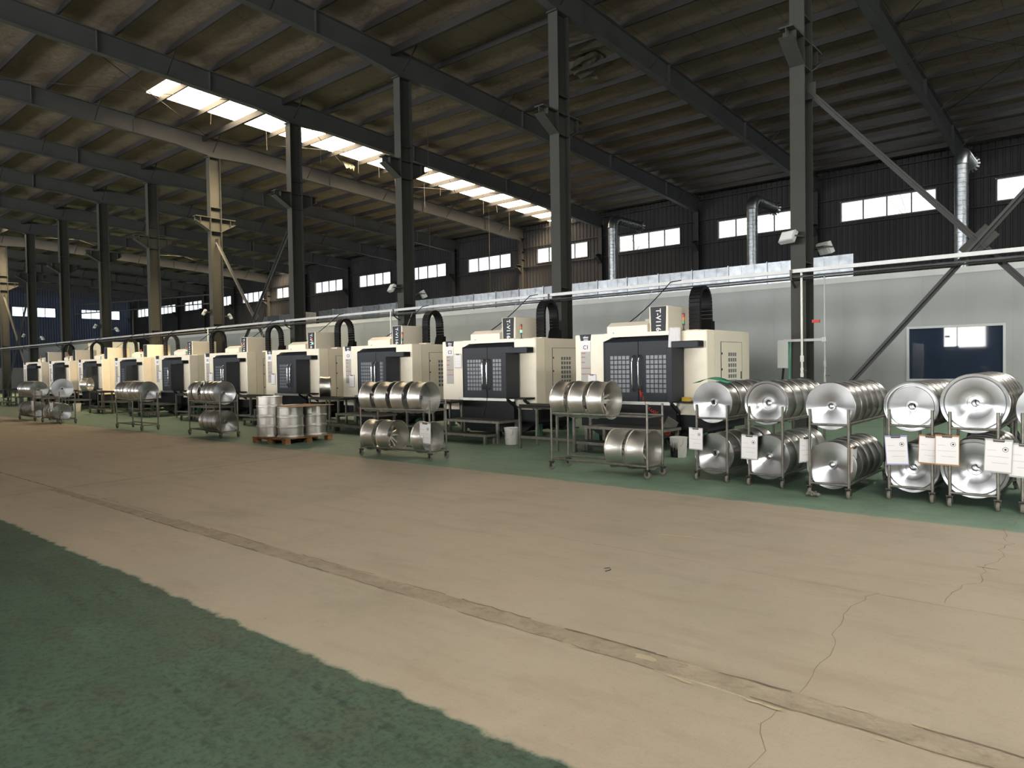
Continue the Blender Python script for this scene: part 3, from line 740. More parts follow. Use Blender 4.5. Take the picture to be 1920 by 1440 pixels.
# ================================================================== WHEELS
def wheel_disc(R, wd, style):
    """closed wheel blank: root is the barrel, face and bore are parts; +z is the turned face"""
    lip = R; ri = R * 0.938
    o = MB().lathe([(lip * 0.985, 0.0), (lip, -0.004), (lip, -0.022), (lip * 0.985, -0.03), (ri, -0.045), (ri * 0.985, -wd * 0.45), (ri, -wd + 0.05), (R * 0.955, -wd + 0.03), (R * 0.96, -wd + 0.018), (R * 0.985, -wd + 0.004), (R * 0.975, -wd), (R * 0.93, -wd), (ri * 0.95, -wd + 0.05), (ri * 0.93, -0.04)], 48).build('wheel_blank', 'aluminium_barrel', None, True)
    if style == 'flat':
        pr = [(0.034, -0.040), (0.050, -0.038), (0.053, -0.052), (0.062, -0.050), (R * 0.36, -0.026), (R * 0.7, -0.010), (lip * 0.985, 0.0)]
    elif style == 'step':
        pr = [(0.04, -0.072), (0.066, -0.07), (0.068, -0.062), (R * 0.45, -0.05), (R * 0.80, -0.036), (R * 0.82, -0.048), (R * 0.85, -0.048), (R * 0.87, -0.014), (R * 0.94, -0.012), (R * 0.955, -0.002), (lip * 0.985, 0.0)]
    else:
        pr = [(0.04, -0.088), (0.075, -0.086), (0.078, -0.076), (0.1, -0.074), (R * 0.52, -0.046), (R * 0.53, -0.043), (R * 0.86, -0.022), (R * 0.88, -0.03), (R * 0.9, -0.008), (lip * 0.985, 0.0)]
    MB().lathe(pr, 64).build('face_plate', 'aluminium', o, True)
    z = pr[0][1]
    MB().lathe([(pr[0][0], z), (pr[0][0], z - 0.06), (pr[0][0] + 0.03, z - 0.07), (R * 0.9, -0.05)], 32).build('hub_bore', 'aluminium_rim', o, True)
    return o
def wheel_rim(R, wd, spokes, disc=False):
    """barrel open to the rear (-z); spoked or plain disc face at z = 0"""
    t = 0.012
    o = MB().lathe([(R * 0.93, 0.0), (R, 0.0), (R, -0.012), (R * 0.975, -0.02), (R * 0.97, -0.05), (R * 0.945, -0.065), (R * 0.945, -wd + 0.055), (R * 0.965, -wd + 0.04), (R * 0.97, -wd + 0.02), (R, -wd + 0.012), (R, -wd), (R - t, -wd), (R * 0.95, -wd + 0.03), (R * 0.945, -wd + 0.05), (R * 0.92, -wd + 0.07), (R * 0.91, -0.07), (R * 0.93, -0.03)], 48, closed=True).build('alloy_wheel', 'aluminium_rim', None, True)
    if disc:
        MB().lathe([(0.036, -0.075), (0.036, -0.03), (0.07, -0.03), (0.09, -0.045), (R * 0.5, -0.03), (R * 0.925, -0.02), (R * 0.925, -0.05), (R * 0.5, -0.06), (0.09, -0.085), (0.036, -0.085)], 40).build('face_plate', 'aluminium', o, True)
    else:
        MB().lathe([(0.034, -0.01), (0.08, -0.01), (0.085, -0.02), (0.085, -0.075), (0.034, -0.075)], 28, closed=True).build('hub', 'aluminium_rim', o, True)
        mb = MB()
        for k in range(spokes):
            a = 2 * PI * k / spokes; d = Vector((math.cos(a), math.sin(a), 0)); s = Vector((-d.y, d.x, 0))
            for sg in (-1, 1):
                mb2 = MB(); mb2.bar(d * 0.07 + s * sg * 0.015 + Vector((0, 0, -0.042)), d * (R * 0.925) + s * sg * 0.042 + Vector((0, 0, -0.03)), 0.028, 0.05)
                mb2.build('spoke', 'aluminium_rim', o)
    return o
PROTO = {}
def proto(key, fn):
    if key not in PROTO: PROTO[key] = [fn(), False]
    p = PROTO[key]
    if not p[1]:
        p[1] = True; return p[0]
    return copy_tree(p[0])
def place_wheel(key, fn, loc, rot, spin, label, group, cat='wheel'):
    o = proto(key, fn); o.location = loc
    o.rotation_mode = 'QUATERNION'
    ax = {'-y': Quaternion((1, 0, 0), PI / 2), '+x': Quaternion((0, 1, 0), PI / 2), '-x': Quaternion((0, 1, 0), -PI / 2), '+z': Quaternion(), '-z': Quaternion((1, 0, 0), PI), '+y': Quaternion((1, 0, 0), -PI / 2)}[rot]
    o.rotation_quaternion = ax @ Quaternion((0, 0, 1), spin)
    tag(o, label, cat, group); return o

# ================================================================== CARTS
CL, CW = 1.70, 0.44
UPZ, LOZ = 0.895, 0.185          # tops of the long rails
def make_cart():
    e = empty('wheel_cart')
    for sx in (-1, 1):
        for sy in (-1, 1):
            x, y = sx * CL / 2, sy * CW / 2
            MB().tube([(x, y, 0.13), (x, y, 1.05)], 0.017, 10).build('post', 'steel_bar', e, True)
            c = MB().lathe([(0.0155, -0.018), (0.046, -0.018), (0.052, -0.010), (0.052, 0.010), (0.046, 0.018), (0.0155, 0.018)], 16, axis='y', c=(x, y, 0.052)).build('caster', 'rubber', e, True)
            MB().box(x - 0.035, x + 0.035, y - 0.035, y + 0.035, 0.118, 0.13).bar((x, y - 0.026, 0.05), (x, y - 0.026, 0.118), 0.04, 0.006).bar((x, y + 0.026, 0.05), (x, y + 0.026, 0.118), 0.04, 0.006).tube([(x, y - 0.03, 0.052), (x, y + 0.03, 0.052)], 0.008, 6).build('fork', 'steel_dark', c)
    for z in (UPZ - 0.016, LOZ - 0.016):
        for sy in (-1, 1): MB().tube([(-CL / 2, sy * CW / 2, z), (CL / 2, sy * CW / 2, z)], 0.016, 10).build('long_rail', 'steel_bar', e, True)
        for sx in (-1, 1): MB().tube([(sx * CL / 2, -CW / 2, z - 0.012), (sx * CL / 2, CW / 2, z - 0.012)], 0.014, 10).build('cross_rail', 'steel_bar', e, True)
    return e
cart0 = make_cart(); cart_used = [False]
def cart(x, y, rz, label, sx=1.0):
    o = cart0 if not cart_used[0] else copy_tree(cart0); cart_used[0] = True
    o.location = (x, y, 0); o.rotation_euler = (0, 0, rz); o.scale = (sx, 1, 1); tag(o, label, 'cart', 'wheel carts'); return o
def sit(R, tier): return (UPZ if tier == 'upper' else LOZ) - 0.016 + math.sqrt((R + 0.016) ** 2 - (CW / 2) ** 2)
rw = random.Random(5)
# five carts end-on to the aisle (plus one cut by the frame): wheels stacked along y
RC = [  # left post x, front y, R, width, pitch, style, n upper, n lower, y offset lower
    (-4.45, 9.15, 0.285, 0.26, 0.315, 'flat', 5, 5, 0.0),
    (-3.70, 9.13, 0.290, 0.265, 0.315, 'flat', 5, 5, 0.0),
    (-2.83, 8.84, 0.285, 0.225, 0.275, 'flat', 6, 5, 0.02),
    (-2.025, 9.12, 0.285, 0.225, 0.275, 'step', 6, 6, 0.02),
    (-1.40, 9.02, 0.325, 0.22, 0.265, 'ring', 6, 6, 0.02),
    (-0.75, 9.05, 0.285, 0.24, 0.28, 'flat', 5, 5, 0.04)]
CN = ['nearest machine C1', 'second from machine C1', 'third from machine C1', 'fourth from machine C1', 'fifth from machine C1', 'cut by the frame']
for i, (x, y, R, wd, pt, style, nu, nl, off) in enumerate(RC):
    c = cart(x + CW / 2, y + CL / 2, PI / 2, 'steel cart of wheel blanks facing the aisle, %s' % CN[i])
    for tier, n in (('upper', nu), ('lower', nl)):
        for k in range(n):
            yy = y + 0.02 + off + k * pt + (0.03 if tier == 'lower' else 0)
            st = style
            if i == 1 and tier == 'upper' and k == 0: st = 'ring2'
            if i == 3 and tier == 'lower': st = 'ring3'
            key = ('disc', R, wd, st)
            if st == 'step': RR = R
            place_wheel(key, lambda: wheel_disc(R, wd, 'step' if st == 'step' else ('flat' if st == 'flat' else 'ring')), (x + CW / 2 + rw.uniform(-.004, .004), yy, sit(R, tier)), '-y', rw.uniform(0, 6.28),
                        'polished aluminium wheel blank, %s from the aisle, %s tier, cart %s' % (ORD[k], tier, CN[i]), 'wheel blanks on carts')
# long carts parallel to the aisle
def xcart(x0, y0, rz, label):
    return cart(x0 + CL / 2, y0 + CW / 2, rz, label)
def long_cart(x0, y0, label, short, rows, rz=0.0):
    c = xcart(x0, y0, rz, label)
    for tier, items in rows.items():
        for k, (xo, key, R, fn, facing) in enumerate(items):
            th = rz; cx, cy = x0 + CL / 2, y0 + CW / 2
            px = cx + (xo - CL / 2) * math.cos(th); py = cy + (xo - CL / 2) * math.sin(th)
            o = place_wheel(key, fn, (px, py, sit(R, tier)), facing, rw.uniform(0, 6.28), '%s, %s from the far end, %s tier, %s' % ('spoked aluminium wheel' if 'spoke' in key[0] else 'bright aluminium wheel', ORD[k], tier, short), 'wheels on the carts along the aisle')
            o.rotation_quaternion = Quaternion((0, 0, 1), th) @ o.rotation_quaternion
RS = 0.29
sp6 = (('spoke6', RS, 0.27), RS, lambda: wheel_rim(RS, 0.27, 6), '-x')
sp5 = (('spoke5', RS, 0.30), RS, lambda: wheel_rim(RS, 0.30, 7), '-x')
pd = (('plain', RS, 0.29), RS, lambda: wheel_rim(RS, 0.29, 0, True), '-x')
fd = (('face', 0.285, 0.21), 0.285, lambda: wheel_disc(0.285, 0.21, 'flat'), '+x')
def row(spec, xs): return [(x,) + spec for x in xs]
# facing -x: local z=0 face sits at the low x side, barrel runs to +x
long_cart(-6.74, 8.82, 'long steel cart of spoked wheels standing before machine C1', 'cart before machine C1', {'upper': row(sp6, [0.02, 0.37, 0.71]), 'lower': row(sp5, [1.02, 1.37])}, -0.005)
long_cart(-10.79, 8.22 + 0.10, 'long steel cart of open wheels standing before machine C3', 'cart before machine C3', {'upper': row(pd, [0.02, 0.42, 0.82, 1.24]), 'lower': row(sp5, [0.04, 0.44]) + row(pd, [1.30])}, 0.10)
long_cart(-18.06, 8.40, 'steel cart with a lone pair of low wheels, beyond the pallet', 'cart beyond the pallet', {'upper': row(fd, [0.24]) + row(sp6, [0.36]) + row(fd, [1.02, 1.26, 1.5]), 'lower': row(fd, [0.86, 1.1, 1.34, 1.58])}, -0.03)
long_cart(-22.17, 8.22, 'steel cart with an empty lower tier, far along the aisle', 'cart with empty lower tier', {'upper': row(fd, [0.24, 0.47, 0.7]) + row(sp6, [0.73]) + row(fd, [1.22, 1.44, 1.66])}, 0.0)
long_cart(-29.95, 7.86, 'farthest steel wheel cart in the row', 'farthest cart', {'upper': row(fd, [0.25, 0.5, 0.78, 1.0, 1.22, 1.45]), 'lower': row(fd, [0.25, 0.7, 0.95, 1.2])}, 0.0)
long_cart(-27.35, 7.82, 'far cart carrying a lone large disc on its upper rails', 'cart with the big disc', {'lower': row(fd, [0.5, 0.74, 0.98, 1.22])}, 0.0)
place_wheel(('disc', 0.32, 0.2), lambda: wheel_disc(0.32, 0.2, 'flat'), (-26.05, 8.04, sit(0.32, 'upper')), '+x', 0.3, 'lone large wheel disc on the upper rails of a far cart', 'wheels on the carts along the aisle').rotation_quaternion = Quaternion((0, 0, 1), -0.12) @ Quaternion((0, 1, 0), PI / 2)

# clipboards hung on the cart posts
def clipboard(x, y, z, rz, tilt, board, label, sx=1.0, stamp=True, h=0.30):
    e = empty('clipboard', (x, y, z), rz); e.rotation_euler = (0.03, tilt, rz); tag(e, label, 'clipboard', 'clipboards')
    e.scale = (sx, 1, sx)
    MB().box(-0.112, 0.112, 0.0, 0.004, -h - 0.015, 0.012).build('board', board, e)
    pp = MB().box(-0.105, 0.105, -0.002, -0.0005, -h, -0.005).build('paper', 'paper', e)
    mb = MB()
    for zz, a, b in ((-0.10, -0.09, -0.02), (-0.16, -0.09, 0.085), (-0.22, -0.05, 0.08)): mb.box(a, b, -0.0028, -0.002, zz, zz + 0.0025)
    g = mb.build('printed_lines', 'ink_grey', pp); g['kind'] = 'stuff'
    if stamp:
        m2 = MB()
        for ra, rb in ((0.020, 0.024), (0.0, 0.010)): m2.lathe([(ra + 1e-4, -0.0028), (rb, -0.0028), (rb, -0.0018)], 20, axis='y', c=(0.055, -0.0, -0.085))
        for v in range(len(m2.v)): p = m2.v[v]; m2.v[v] = (p[0], -0.0028, p[2])
        m2.build('round_stamp', 'ink_dark', pp)
    c = MB().bar((-0.045, -0.006, -0.008), (0.045, -0.006, -0.008), 0.012, 0.014).tube([(-0.045, -0.008, -0.005), (-0.045, -0.010, 0.012), (0.045, -0.010, 0.012), (0.045, -0.008, -0.005)], 0.003, 6).build('clip', 'steel_dark', e)
    return e
CY = -0.035
clipboard(-4.45, 9.15 + CY, 0.72, -0.05, 0.02, 'trim_white', 'white clipboard on the cart nearest machine C1', 0.95)
clipboard(-3.68, 9.13 + CY, 0.66, -0.02, 0.03, 'trim_white', 'white clipboard on the second cart from machine C1', 1.0)
clipboard(-2.87, 8.86 + CY, 0.70, 1.15, 0.0, 'trim_white', 'white clipboard seen edge-on at the third cart from machine C1', 0.95, False)
clipboard(-2.36, 8.95, 0.60, 1.52, 0.0, 'hardboard', 'clipboard turned edge-on between two disc carts', 0.95, False)
clipboard(-1.95, 9.12 + CY, 0.74, 0.02, -0.06, 'blue_board', 'white sheet on a blue clipboard with a big round stamp', 1.05)
clipboard(-1.60, 9.12 + CY, 0.76, 0.02, 0.04, 'hardboard', 'tilted clipboard partly hidden behind another on brown hardboard', 1.0, False)
clipboard(-1.42, 9.02 + CY, 0.78, 0.03, 0.01, 'hardboard', 'brown hardboard clipboard with white sheet, fifth cart from machine C1', 1.03)
clipboard(-0.95, 9.02 + CY, 0.76, 0.03, 0.04, 'trim_white', 'white clipboard on the last full cart by the picture edge', 1.1)
clipboard(-0.73, 9.05 + CY, 0.72, 0.03, 0.05, 'trim_white', 'clipboard cut off by the picture edge', 1.1, False)
clipboard(-9.12, 8.345, 0.66, 0.1, 0.05, 'trim_white', 'white clipboard on the cart before machine C3', 1.15, True)
clipboard(-28.27, 7.80, 0.72, 0.0, 0.0, 'hardboard', 'tiny white sheet on the farthest cart', 1.2, False)
clipboard(-26.30, 7.78, 0.70, 0.0, 0.0, 'hardboard', 'white sheet hung on the cart with the big disc', 1.5, False)

# ================================================================== PALLET OF WHEELS
pr = empty('wooden_pallet', (-14.30, 9.03, 0), 0.09); tag(pr, 'wooden pallet under stacked aluminium wheels', 'pallet')
PWX, PWY = 1.18, 1.32
for sx in (-1, 0, 1):
    for sy in (-1, 0, 1): MB().box(sx * (PWX / 2 - 0.07) - 0.06, sx * (PWX / 2 - 0.07) + 0.06, sy * (PWY / 2 - 0.08) - 0.07, sy * (PWY / 2 - 0.08) + 0.07, 0.0, 0.09).build('block', 'wood', pr)
for sy in (-1, 0, 1): MB().box(-PWX / 2, PWX / 2, sy * (PWY / 2 - 0.08) - 0.06, sy * (PWY / 2 - 0.08) + 0.06, 0.09, 0.11).build('bearer', 'wood', pr)
for k in range(8):
    x = -PWX / 2 + 0.065 + k * (PWX - 0.13) / 7; MB().box(x - 0.06, x + 0.06, -PWY / 2, PWY / 2, 0.11, 0.13).build('deck_board', 'wood', pr)
RP, HP = 0.30, 0.225
def prim():
    R, h = RP, HP
    o = MB().lathe([(R * 0.90, 0.0), (R * 0.945, 0.0), (R * 0.95, -0.006), (R * 0.945, -0.016), (R * 0.92, -0.022), (R * 0.915, -h + 0.05), (R * 0.95, -h + 0.035), (R * 0.955, -h + 0.02), (R, -h + 0.014), (R, -h + 0.001), (R * 0.95, -h + 0.001), (R * 0.89, -h + 0.05), (R * 0.88, -0.03)], 56, closed=True).build('alloy_wheel', 'aluminium_rim', None, True)
    MB().lathe([(0.036, -0.05), (0.036, -0.02), (0.08, -0.02), (R * 0.5, -0.035), (R * 0.885, -0.02), (R * 0.885, -0.045), (R * 0.5, -0.06), (0.036, -0.05)], 40).build('face_plate', 'aluminium', o, True)
    return o
for nm, px, py, n in (('stack at the far corner', -14.64, 8.66, 4), ('front stack', -14.03, 8.80, 3), ('rear stack', -14.06, 9.42, 3), ('hidden back stack', -14.67, 9.30, 3)):
    for k in range(n):
        place_wheel(('pallet', RP, HP), prim, (px, py, 0.132 + k * HP + HP), '+z', rw.uniform(0, 6), 'aluminium wheel lying flat on the pallet, %s, %s from the bottom' % (nm, ORD[k]), 'wheels stacked on the pallet')
o = MB().box(-0.55, 0.5, -0.62, 0.6, 0, 0.006).build('cardboard_sheet', 'cardboard', None, False, (-14.12, 9.08, 0.132 + 3 * HP + 0.002)); o.rotation_euler = (0, 0, 0.09)
me = o.data
for v in me.vertices:
    pass
tag(o, 'brown cardboard sheet laid over the stacked wheels', 'cardboard')
# the sheet stops short of the taller stack
for v in me.vertices:
    if v.co.x < 0 and v.co.y < 0: v.co.x = -0.16; v.co.y = -0.5

# ================================================================== MACHINING CENTRES
def make_machine():
    e = empty('machining_centre')
    W, D = 2.94, 1.95
    # dark base with sloped chip tray, feet
    b = MB(); b.box(0.06, W - 0.06, 0.12, D - 0.05, 0.36, 0.66)
    b.prism([(0.62, 0.84), (2.34, 0.84), (2.34, 0.30), (1.9, 0.12), (1.0, 0.12), (0.62, 0.36)], 'y', -0.06, 0.5)
    b.prism([(0.2, 0.40), (W - 0.06, 0.62), (W - 0.06, 0.42), (W - 0.5, 0.14), (0.5, 0.14), (0.2, 0.3)], 'y', 0.2, D - 0.25)
    b.build('base', 'black_paint', e)
    for x in (0.25, W - 0.3):
        for y in (0.45, D - 0.25): MB().box(x - 0.06, x + 0.06, y - 0.06, y + 0.06, 0, 0.4).box(x - 0.1, x + 0.1, y - 0.1, y + 0.1, 0, 0.03).build('foot', 'green_paint', e)
    # cream cabinet: left pillar, lintel, right pillar, side and back
    MB().cbox(0.0, 0.73, 0.0, 0.5, 0.60, 2.25, 0.015).build('left_pillar', 'cream', e)
    MB().box(0.0, 0.03, 0.5, D, 0.62, 2.22).build('left_side', 'cream_side', e)
    MB().cbox(2.31, W, 0.0, 0.34, 0.66, 2.24, 0.015).build('right_pillar', 'cream', e)
    MB().prism([(0.72, 2.25), (0.72, 2.09), (0.92, 2.17), (2.32, 2.17), (2.32, 2.25)], 'y', 0.0, 0.34).build('lintel', 'cream', e)
    MB().box(0.73, 2.31, 0.34, 0.42, 0.6, 2.2).build('inner_back', 'charcoal', e)
    MB().cbox(0.03, W - 0.05, 0.34, D, 0.66, 2.22, 0.012).build('rear_cabinet', 'cream_side', e)
    rs = MB().box(W - 0.05, W, 0.34, D, 0.66, 2.24).build('side_panel', 'cream_side', e)
    dr_ = MB().box(W, W + 0.008, 0.60, 1.56, 0.80, 2.02).build('side_door', 'cream_side', e)
    MB().box(W, W + 0.010, 0.597, 1.563, 2.02, 2.028).box(W, W + 0.010, 0.592, 0.600, 0.8, 2.02).box(W, W + 0.01, 1.56, 1.568, 0.8, 2.02).build('door_gap', 'ink_dark', dr_)
    v = MB()
    for i in range(4):
        for j in range(7): v.box(W + 0.008, W + 0.012, 0.92 + i * 0.10, 0.985 + i * 0.10, 1.12 + j * 0.105, 1.19 + j * 0.105)
    v.build('vent_grid', 'pane_grey', dr_)['kind'] = 'stuff'
    for z in (1.05, 1.5, 1.8): MB().box(W + 0.008, W + 0.02, 0.61, 0.63, z - 0.02, z + 0.02).build('hinge', 'black_paint', dr_)
    MB().box(W + 0.008, W + 0.02, 1.5, 1.52, 1.3, 1.45).build('latch', 'black_paint', dr_)
    # door hood (chamfered recess) and the two doors
    MB().prism([(-0.03, 2.06), (0.2, 2.168), (0.34, 2.168), (0.34, 2.06)], 'x', 0.75, 2.31).build('door_hood', 'charcoal', e)
    MB().prism([(0.72, 0.9), (0.76, 0.9), (0.76, 2.10), (0.72, 2.085)], 'y', -0.035, 0.05).build('door_jamb', 'black_paint', e)
    for s, (x0, x1, wx) in enumerate(((0.755, 1.522, 0.885), (1.528, 2.30, 1.70))):
        d = MB().cbox(x0, x1, -0.035, 0.03, 0.90, 2.07, 0.008).build('door', 'charcoal', e)
        g = MB()
        for i in range(5):
            for j in range(8): g.box(wx + i * 0.092, wx + i * 0.092 + 0.070, -0.039, -0.034, 1.07 + j * 0.093, 1.14 + j * 0.093)
        g.build('window_grid', 'pane_grey', d)['kind'] = 'stuff'
        hx = 1.435 if s == 0 else 1.575
        pts = [(hx, -0.03, 1.10), (hx, -0.08, 1.115), (hx, -0.115, 1.16), (hx, -0.12, 1.25), (hx, -0.12, 1.65), (hx, -0.115, 1.74), (hx, -0.08, 1.785), (hx, -0.03, 1.80)]
        MB().tube(pts, 0.019, 10).build('handle', 'chrome', d, True)
    MB().box(0.62, 2.36, -0.075, 0.02, 0.835, 0.895).build('sill', 'sill_steel', e)
    # spindle head box with name plate, slanted cover
    h = MB().cbox(1.38, 1.81, 0.66, 1.62, 2.2, 2.79, 0.012).build('head_box', 'cream_side', e)
    MB().prism([(1.435, 2.2), (1.75, 2.2), (1.77, 2.78), (1.415, 2.78)], 'y', 0.652, 0.66).build('name_plate', 'charcoal', h)
    cv = MB().prism([(0.58, 2.2), (0.58, 2.42), (0.74, 2.51), (1.25, 2.51), (1.25, 2.2)], 'x', 0.42, 1.38).build('sloped_cover', 'cream', e)
    MB().box(1.18, 1.38, 0.85, 1.05, 2.51, 2.56).build('motor_box', 'strip_grey', cv)
    # cable chain loop
    x0, x1 = 1.96, 2.20; yc, r0 = 1.56, 0.26; zt = 2.86
    path = [(yc - r0 * 1.0, 2.3 + 0.08 * i) for i in range(8)] + [(yc - r0 * math.cos(PI * t / 14), zt + r0 * 1.25 * math.sin(PI * t / 14)) for t in range(15)] + [(yc + r0 + 0.004 * i, 2.80 - 0.08 * i) for i in range(7)]
    ch = MB(); th = 0.075
    for i in range(len(path) - 1):
        p, q = Vector((0, path[i][0], path[i][1])), Vector((0, path[i + 1][0], path[i + 1][1]))
        if (q - p).length < 1e-4: continue
        d = (q - p).normalized(); ex = d * 0.004
        ch.bar(Vector(((x0 + x1) / 2, 0, 0)) + p + ex, Vector(((x0 + x1) / 2, 0, 0)) + q - ex * 0.2, x1 - x0, th, up=(0, -d.z, d.y))
    c = ch.build('cable_chain', 'black_plastic', e); c['kind'] = 'stuff'
    MB().cbox(x0 - 0.05, x1 + 0.02, yc - r0 - 0.14, yc - r0 + 0.08, 2.2, 2.31, 0.01).build('chain_seat', 'cream', e)
    MB().prism([(yc + r0 - 0.10, 2.22), (yc + r0 + 0.10, 2.22), (yc + r0 + 0.10, 2.5), (yc + r0 - 0.02, 2.5)], 'x', x0 - 0.02, x1 + 0.02).build('chain_seat', 'black_plastic', e)
    # control arm, pendant, tray
    MB().cbox(2.34, 2.88, -0.24, -0.0, 1.92, 2.04, 0.01).build('control_arm', 'charcoal', e)
    MB().box(2.80, 2.885, -0.20, -0.02, 1.94, 2.02).build('arm_cap', 'black_plastic', e)
    pd_ = MB().cbox(2.37, 2.50, -0.50, -0.04, 0.93, 1.92, 0.012).build('control_pendant', 'charcoal', e)
    MB().box(2.36, 2.37, -0.45, -0.09, 1.5, 1.82).build('screen', 'black_plastic', pd_)
    t = MB(); t.box(2.34, 2.90, -0.34, 0.0, 0.90, 0.93); t.prism([(-0.34, 0.93), (-0.34, 0.86), (0.0, 0.66), (0.0, 0.72), (-0.30, 0.90)], 'x', 2.36, 2.40); t.prism([(-0.34, 0.93), (-0.34, 0.86), (0.0, 0.66), (0.0, 0.72), (-0.30, 0.90)], 'x', 2.84, 2.88)
    t.build('tool_tray', 'black_paint', e)
    # label column on the left pillar
    lp = MB().prism([(0.12, 2.255), (0.405, 2.255), (0.385, 2.115), (0.145, 2.115)], 'y', -0.006, 0.0).build('brand_plate', 'charcoal', e)
    sp = MB().box(0.145, 0.385, -0.004, 0.0, 1.22, 1.90).build('instruction_strip', 'strip_grey', e)
    m = MB(); m.box(0.15, 0.38, -0.006, -0.004, 1.55, 1.562); m.box(0.15, 0.38, -0.006, -0.004, 1.43, 1.442)
    for z, a in ((1.78, 0.1), (1.67, 0.09), (1.86, 0.11)): m.box(0.155, 0.155 + a, -0.006, -0.004, z, z + 0.014)
    m.build('red_rule', 'red_print', sp)['kind'] = 'stuff'
    return e
MW_R = [-5.72, -9.72, -13.78, -17.87, -21.96, -26.05, -30.10, -34.40, -38.50, -42.60]
YM = 12.2
m0 = make_machine()
tv = text_mesh('T-V1165S', 0.150, 'text_white', bold=0.003)
aik = text_mesh('aikan', 0.062, 'text_white', bold=0.002); cnm = text_mesh('cnmc', 0.05, 'text_white', bold=0.002)
trees_ = [m0] + [copy_tree(m0) for k in range(9)]
WORD = {1: 'C1', 2: 'C2', 3: 'C3'}
def tower(x, y, z, lit, label):
    e = empty('signal_tower', (x, y, z)); tag(e, label, 'signal light', 'signal towers on the machines')
    MB().lathe([(0.001, 0), (0.04, 0), (0.04, 0.012), (0.012, 0.015), (0.012, 0.10), (0.026, 0.105), (0.026, 0.13), (0.001, 0.13)], 12).build('stand', 'steel_dark', e, True)
    for k, c in enumerate(('lit_green' if lit else 'lamp_green', 'lamp_amber', 'lamp_red')):
        MB().lathe([(0.001, 0.132 + k * 0.062), (0.027, 0.132 + k * 0.062), (0.027, 0.19 + k * 0.062), (0.001, 0.19 + k * 0.062)], 14).build('lens', c, e, True)
    MB().lathe([(0.028, 0.318), (0.026, 0.325), (0.001, 0.33)], 12).build('cap', 'steel_dark', e, True)
for k, o in enumerate(trees_):
    X = MW_R[k] - 2.94; o.location = (X, YM, 0)
    num = k + 1; word = WORD.get(num)
    lab = 'cream and charcoal machining centre marked %s' % word if word else 'cream and charcoal machining centre, %s in the row counting from C1' % ORD[k]
    tag(o, lab, 'machine', 'machining centres in a row')
    hd = [c for c in o.children if c.name.startswith('head_box')][0]
    if k < 6: add('lettering', tv, hd, (1.595, 0.649, 2.44), (PI / 2, PI / 2, 0))
    if k < 4:
        bp = [c for c in o.children if c.name.startswith('brand_plate')][0]
        add('lettering', aik, bp, (0.275, -0.008, 2.195), (PI / 2, 0, 0)); add('lettering', cnm, bp, (0.275, -0.008, 2.145), (PI / 2, 0, 0))
    # number sheet taped below the brand plate
    p = MB().box(0.14, 0.39, -0.009, -0.005, 1.90, 2.125).build('number_sheet', 'paper', o)
    if word: add('lettering', text_mesh(word, 0.115, 'ink_dark', bold=0.001), p, (0.275, -0.011, 1.985), (PI / 2, 0, 0))
    else: MB().box(0.19, 0.34, -0.0105, -0.009, 1.96, 2.06).build('printed_lines', 'ink_grey', p)
    who = 'machine ' + word if word else 'the %s machine from C1' % ORD[k]
    tower(X + 2.40, YM + 0.16, 2.245, k in (1, 3, 5, 6, 7), 'signal light tower on top of %s' % who)
    # step platform in front of the doors
    st = empty('step_platform', (X + (1.15 if k else 0.97), YM - 1.42, 0)); tag(st, 'two-step steel platform in front of %s' % who, 'platform', 'step platforms')
    for x0, x1, y0, y1, z in ((0.0, 1.65, 0.32, 1.0, 0.47), (-0.05, 1.58, 0.0, 0.36, 0.21)):
        MB().box(x0, x1, y0, y1, z - 0.012, z).build('tread', 'steel_dark', st)
        MB().box(x0, x1, y0 - 0.006, y0 + 0.02, z - 0.05, z - 0.0).box(x1 - 0.02, x1 + 0.006, y0, y1, z - 0.05, z).box(x0 - 0.006, x0 + 0.02, y0, y1, z - 0.05, z).box(x0, x1, y1 - 0.02, y1 + 0.006, z - 0.05, z).build('edge_frame', 'steel_bar', st)
        for x in (x0 + 0.03, x1 - 0.06):
            for y in (y0 + 0.03, y1 - 0.04): MB().box(x - 0.03, x + 0.03, y - 0.025, y + 0.025, 0, z - 0.05).build('leg', 'steel_bar', st)
    # side stand between this machine and the next one down the row
    sx, sy = (X - 0.38, 11.30)
    if k == 0: sx, sy = (X - 0.36, 10.72)
    sd = empty('roller_stand', (sx, sy, 0)); tag(sd, 'steel roller stand beside the left pillar of %s' % who, 'stand', 'roller stands')
    for x in (0.03, 0.95, 1.34):
        for y in (0.03, 0.57): MB().box(x - 0.022, x + 0.022, y - 0.022, y + 0.022, 0, 0.80).build('leg', 'steel_bar', sd)
    MB().box(0, 1.37, 0, 0.05, 0.79, 0.83).box(0, 1.37, 0.55, 0.6, 0.79, 0.83).box(0, 0.05, 0.05, 0.55, 0.79, 0.83).box(1.32, 1.37, 0.05, 0.55, 0.79, 0.83).build('top_frame', 'steel_dark', sd)
    MB().box(0.05, 1.32, 0.05, 0.55, 0.80, 0.812).build('shelf', 'steel_dark', sd)
    for y in (0.12, 0.48): MB().tube([(-0.05, y, 0.845), (1.46, y, 0.845)], 0.022, 10).build('roller_bar', 'steel_dark', sd, True)
    MB().box(0.03, 1.34, 0.02, 0.05, 0.2, 0.25).build('cross_bar', 'steel_bar', sd)
    # cable from the trunking down to the machine
    cx = X + 0.55; P0 = Vector((cx + 0.6, RY - 0.05, RZ + 0.02)); P1 = Vector((cx, YM + 0.5, 2.24))
    pts = [P0 + Vector((0.25, 0.02, 0.02)), P0]
    for i in range(1, 10):
        t = i / 9; pts.append(P0.lerp(P1, t) + Vector((0.0, 0, -0.10 * math.sin(PI * t))))
